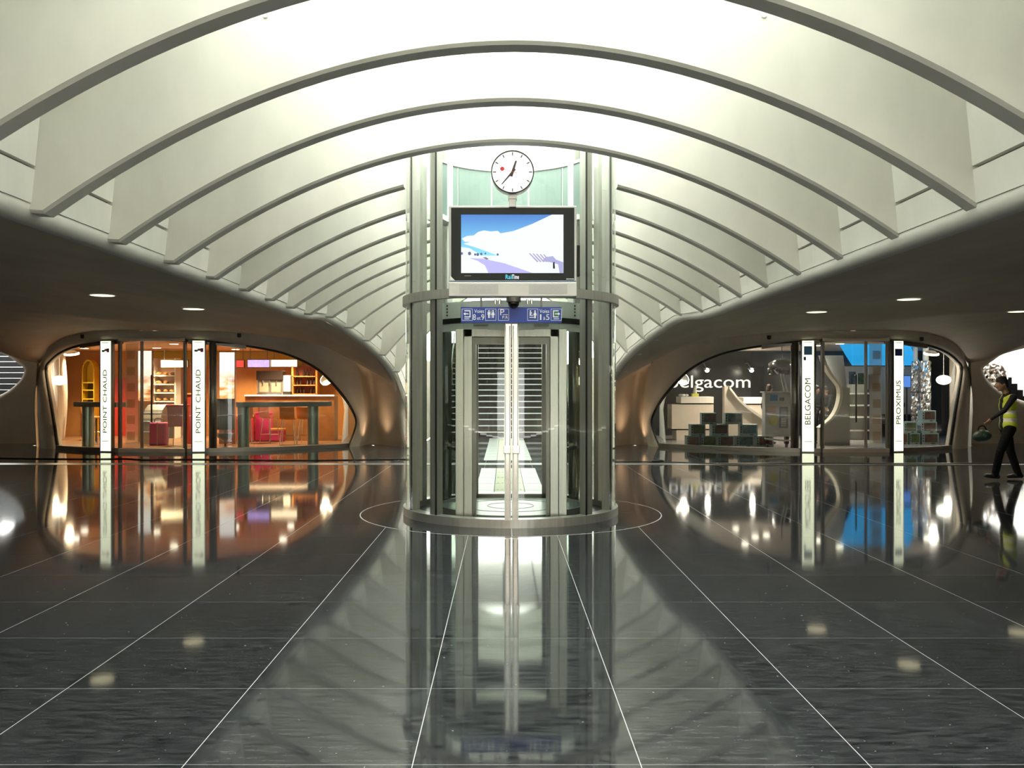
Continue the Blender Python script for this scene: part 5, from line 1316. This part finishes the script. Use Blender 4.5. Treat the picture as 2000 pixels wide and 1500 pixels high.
def person(label, loc, rz, J, voxel=0.013, vest=True, shirt=SHIRT, hair=HAIR):
    """figure facing -Y in its own frame; J holds joint positions"""
    t = thing('person', label, 'person', loc, rz)
    bm = bmesh.new(); regions = []
    def seg(a, b, ra, rb, m): capsule(bm, a, b, ra, rb); regions.append((Vector(a), Vector(b), max(ra, rb), m))
    hip, chest, neck, head = [Vector(J[k]) for k in ('hip', 'chest', 'neck', 'head')]
    # trunk: pelvis, waist, rib cage
    for p, rx, ry, rz_, m in ((hip, 0.165, 0.115, 0.12, 2), (hip.lerp(chest, 0.4), 0.145, 0.105, 0.14, 1), (chest, 0.175, 0.12, 0.17, 1), (chest.lerp(neck, 0.55), 0.15, 0.095, 0.10, 1)):
        ball(bm, p, rx, ry, rz_, 18); regions.append((p, p + Vector((0, 0, 0.01)), 0.13, m))
    seg(neck - Vector((0, 0, 0.04)), neck.lerp(head, 0.5), 0.058, 0.052, 0)
    f = Vector(J.get('look', (0, -1, 0))).normalized(); side = f.cross(Vector((0, 0, 1))).normalized(); upv = side.cross(f)
    M = Matrix((side, -f, upv)).transposed().to_4x4()
    def hp(x, y, z): return head + side * x + f * y + upv * z
    ball(bm, head, 0.076, 0.095, 0.112, 20, M); ball(bm, hp(0, 0.03, -0.06), 0.055, 0.062, 0.062, 14, M)   # skull and jaw
    ball(bm, hp(0, 0.098, -0.018), 0.014, 0.02, 0.026, 10, M)                                                   # nose
    ball(bm, hp(0, 0.082, -0.062), 0.024, 0.012, 0.008, 10, M); ball(bm, hp(0, 0.08, -0.095), 0.022, 0.018, 0.016, 10, M)   # lips, chin
    for s in (-1, 1):
        ball(bm, hp(s * 0.078, -0.005, -0.01), 0.012, 0.022, 0.034, 10, M); ball(bm, hp(s * 0.03, 0.082, 0.024), 0.022, 0.01, 0.008, 8, M)
    regions.append((head - upv * 0.05, head + upv * 0.03, 0.12, 0))
    for s in 'LR':
        sh, el, wr = [Vector(J[k + s]) for k in ('sho', 'elb', 'wri')]
        seg(chest.lerp(neck, 0.5), sh, 0.075, 0.068, 1); seg(sh, el, 0.060, 0.046, 1); seg(el, wr, 0.045, 0.031, 1)
        hd = Vector(J['han' + s]); d = (hd - wr).normalized(); pn = Vector(J.get('palm' + s, (1, 0, 0))); pn = (pn - d * pn.dot(d)).normalized(); ac = d.cross(pn)
        kn = wr + d * 0.085
        for q_ in (-0.026, -0.009, 0.009, 0.026): capsule(bm, wr + ac * q_ * 0.6, kn + ac * q_, 0.019, 0.0135, 8)
        regions.append((wr + d * 0.03, kn, 0.045, 0))
        for q_, L in ((-0.030, 0.062), (-0.010, 0.076), (0.010, 0.080), (0.030, 0.070)):
            b0 = kn + ac * q_; b1 = b0 + (d * 0.75 + pn * 0.5) * L * 0.55; b2 = b1 + (d * 0.25 + pn * 0.9) * L * 0.5
            capsule(bm, b0, b1, 0.0105, 0.0095, 8); capsule(bm, b1, b2, 0.0095, 0.0085, 8); regions.append((b0, b2, 0.02, 0))
        t0 = wr + d * 0.025 + ac * 0.03; t1 = t0 + (d * 0.6 + ac * 0.6 + pn * 0.3) * 0.05; t2 = t1 + (d * 0.5 + pn * 0.8) * 0.035
        capsule(bm, t0, t1, 0.015, 0.012, 8); capsule(bm, t1, t2, 0.012, 0.0095, 8); regions.append((t0, t2, 0.02, 0))
        hj, kn_, an, toe = [Vector(J[k + s]) for k in ('hj', 'kne', 'ank', 'toe')]
        seg(hj, kn_, 0.106, 0.076, 2); seg(kn_, an, 0.076, 0.064, 2)
        heel = an + (an - toe).normalized() * 0.05; heel.z = an.z - 0.035
        capsule(bm, an - Vector((0, 0, 0.03)), toe.lerp(an, 0.1), 0.048, 0.038); ball(bm, heel, 0.045); regions.append((heel, toe, 0.06, 3))
    me = remeshed(bm, voxel)
    o = link('body', me, None, t, True)
    me.materials.clear()
    for m in (SKIN, shirt, TROU, SHOE): me.materials.append(m)
    n = len(me.polygons); C = np.empty(n * 3, dtype=np.float32); me.polygons.foreach_get('center', C); C = C.reshape(-1, 3)
    best = np.full(n, 1e9); bi = np.zeros(n, dtype=np.int32)
    for a, b, r, mi in regions:
        a = np.array(a); ab = np.array(b) - a; k = np.clip(((C - a) @ ab) / max(ab @ ab, 1e-9), 0, 1)
        d = np.linalg.norm(C - a - k[:, None] * ab, axis=1) / r
        w_ = d < best; best[w_] = d[w_]; bi[w_] = mi
    me.polygons.foreach_set('material_index', bi)
    # hair cap
    bm = bmesh.new(); ball(bm, hp(0, -0.014, 0.026), 0.086, 0.098, 0.108, 20, M); ball(bm, hp(0, -0.055, -0.02), 0.072, 0.06, 0.075, 16, M); ball(bm, hp(0, 0.03, 0.085), 0.068, 0.06, 0.05, 14, M)
    for k in range(26):
        a = random.uniform(0, 2 * pi); e = random.uniform(0.3, 1.4); ball(bm, hp(0.07 * math.cos(a) * math.cos(e), -0.02 + 0.08 * math.sin(a) * math.cos(e), 0.03 + 0.1 * math.sin(e)), 0.024, seg=8)
    hm = remeshed(bm, 0.014, 1); hm.materials.clear(); link('hair', hm, hair, t, True)
    for s in (-1, 1):
        bm = bmesh.new(); ball(bm, hp(s * 0.03, 0.086, 0.008), 0.012, 0.008, 0.008, 10, M); e = link('eye', bpy.data.meshes.new('eye'), None, t); bm.to_mesh(e.data); bm.free(); e.data.materials.append(mat('eye_white', (0.5, 0.48, 0.45), 0.2))
    if vest:
        bm = bmesh.new(); low = hip + Vector((0, 0, 0.02))
        for p, rx, ry, rz_ in ((low, 0.185, 0.138, 0.14), (hip.lerp(chest, 0.4), 0.175, 0.13, 0.16), (chest, 0.195, 0.14, 0.17), (chest.lerp(neck, 0.5), 0.165, 0.115, 0.09)): ball(bm, p, rx, ry, rz_, 20)
        for s in 'LR': sh = Vector(J['sho' + s]); capsule(bm, chest.lerp(neck, 0.5), sh.lerp(chest.lerp(neck, 0.5), 0.15), 0.08, 0.075)
        vm = remeshed(bm, 0.02, 3); vm.materials.clear(); vo = link('hi_vis_vest', vm, [VEST, REFL, shirt], t, True)
        for p in vm.polygons:
            z = (p.center.z - hip.z) / (chest.z - hip.z); fr = p.normal.y < -0.55 and abs(p.center.x - chest.x) < 0.055
            p.material_index = 2 if fr else (1 if (0.20 < z < 0.40 or 0.62 < z < 0.80) else 0)
    return t
def stand(h=1.75, look=(0, -1, 0), arms=((0.26, 0.0, 1.1), (0.27, -0.1, 0.86)), lean=0.0):
    k = h / 1.75; J = dict(hip=(0, 0, 0.95 * k), chest=(0, -lean * 0.6, 1.28 * k), neck=(0, -lean, 1.47 * k), head=(0, -lean - 0.02, 1.62 * k), look=look)
    for s, g in (('L', 1), ('R', -1)):
        e, w = arms
        J['sho' + s] = (g * 0.185, -lean * 0.8, 1.42 * k); J['elb' + s] = (g * e[0], e[1] - lean * 0.7, e[2] * k); J['wri' + s] = (g * w[0], w[1] - lean * 0.6, w[2] * k)
        J['han' + s] = (g * w[0], w[1] - lean * 0.6 - 0.05, w[2] * k - 0.08); J['palm' + s] = (-g, 0, 0)
        J['hj' + s] = (g * 0.09, 0, 0.90 * k); J['kne' + s] = (g * 0.10, -0.015, 0.49 * k); J['ank' + s] = (g * 0.10, 0.02, 0.09); J['toe' + s] = (g * 0.12, -0.13, 0.045)
    return J
# the man walking past: his own -Y is his walking direction
W = dict(hip=(0, 0.0, 0.97), chest=(0, 0.0, 1.33), neck=(0, -0.03, 1.54), head=(0, -0.11, 1.72), look=(0.0, -1, -0.22),
         shoL=(0.20, -0.02, 1.48), elbL=(0.27, -0.22, 1.25), wriL=(0.24, -0.44, 1.10), hanL=(0.24, -0.50, 1.03), palmL=(-1, -0.2, 0),
         shoR=(-0.20, 0.05, 1.48), elbR=(-0.27, 0.19, 1.24), wriR=(-0.26, 0.08, 1.04), hanR=(-0.26, 0.02, 0.96), palmR=(1, 0, 0),
         hjL=(0.095, -0.02, 0.92), kneL=(0.10, -0.20, 0.52), ankL=(0.10, -0.29, 0.105), toeL=(0.11, -0.48, 0.085),
         hjR=(-0.095, 0.01, 0.92), kneR=(-0.10, 0.10, 0.50), ankR=(-0.10, 0.24, 0.10), toeR=(-0.11, 0.05, 0.05))
pw = U(1969, 0, 16.2)
person('man in dark clothes and a yellow reflective vest walking past with a dark bag', (pw.x, pw.y, 0.0), -pi / 2, W, 0.0125)
# what he carries: a round dark bag hanging from the leading hand
bgx = thing('round_bag', 'dark green round bag held in the hand of the walking man', 'bag', (pw.x - 0.59, pw.y - 0.24, 0.70))
bm = bmesh.new(); ball(bm, (0, 0, 0.11), 0.165, 0.10, 0.105, 24); ball(bm, (-0.06, 0, 0.09), 0.12, 0.085, 0.09, 20); bme = remeshed(bm, 0.02, 4); bme.materials.clear(); link('pouch', bme, mat('dark_green_fabric', (0.012, 0.03, 0.024), 0.5), bgx, True)
obj('loop', tube(smoothcurve([(-0.08, 0, 0.19), (-0.05, 0, 0.27), (0.03, 0, 0.275), (0.08, 0, 0.19)], 4), 0.011, 8), TROU, bgx, True)
bd_ = obj('badge', lathe([(0.03, 0), (0.03, 0.012)], 16), mat('green_badge', (0.04, 0.14, 0.09), 0.5), bgx); bd_.rotation_euler = (pi / 2, 0, 0); bd_.location = (-0.01, -0.092, 0.115)
# people in the phone shop
p = U(1502, 0, 26.2); person('man in a yellow vest with his back half turned behind the white kiosk', (p.x, p.y, 0.012), R(120), stand(1.74, (0, -1, -0.1)), 0.018, True, hair=mat('brown_hair', (0.05, 0.025, 0.015), 0.6))
p = U(1592, 0, 26.6); person('person in dark clothes holding a paper beside the pale blue emblem pillar', (p.x, p.y, 0.012), R(60), stand(1.72, (0, -1, -0.2), ((0.24, -0.05, 1.12), (0.16, -0.28, 1.08))), 0.018, False)
p = U(1622, 0, 27.8); person('person in dark clothes leaning forward over a desk behind the door', (p.x, p.y, 0.012), R(-70), stand(1.70, (0, -1, -0.3), ((0.24, -0.18, 1.08), (0.17, -0.4, 0.98)), 0.16), 0.018, False)
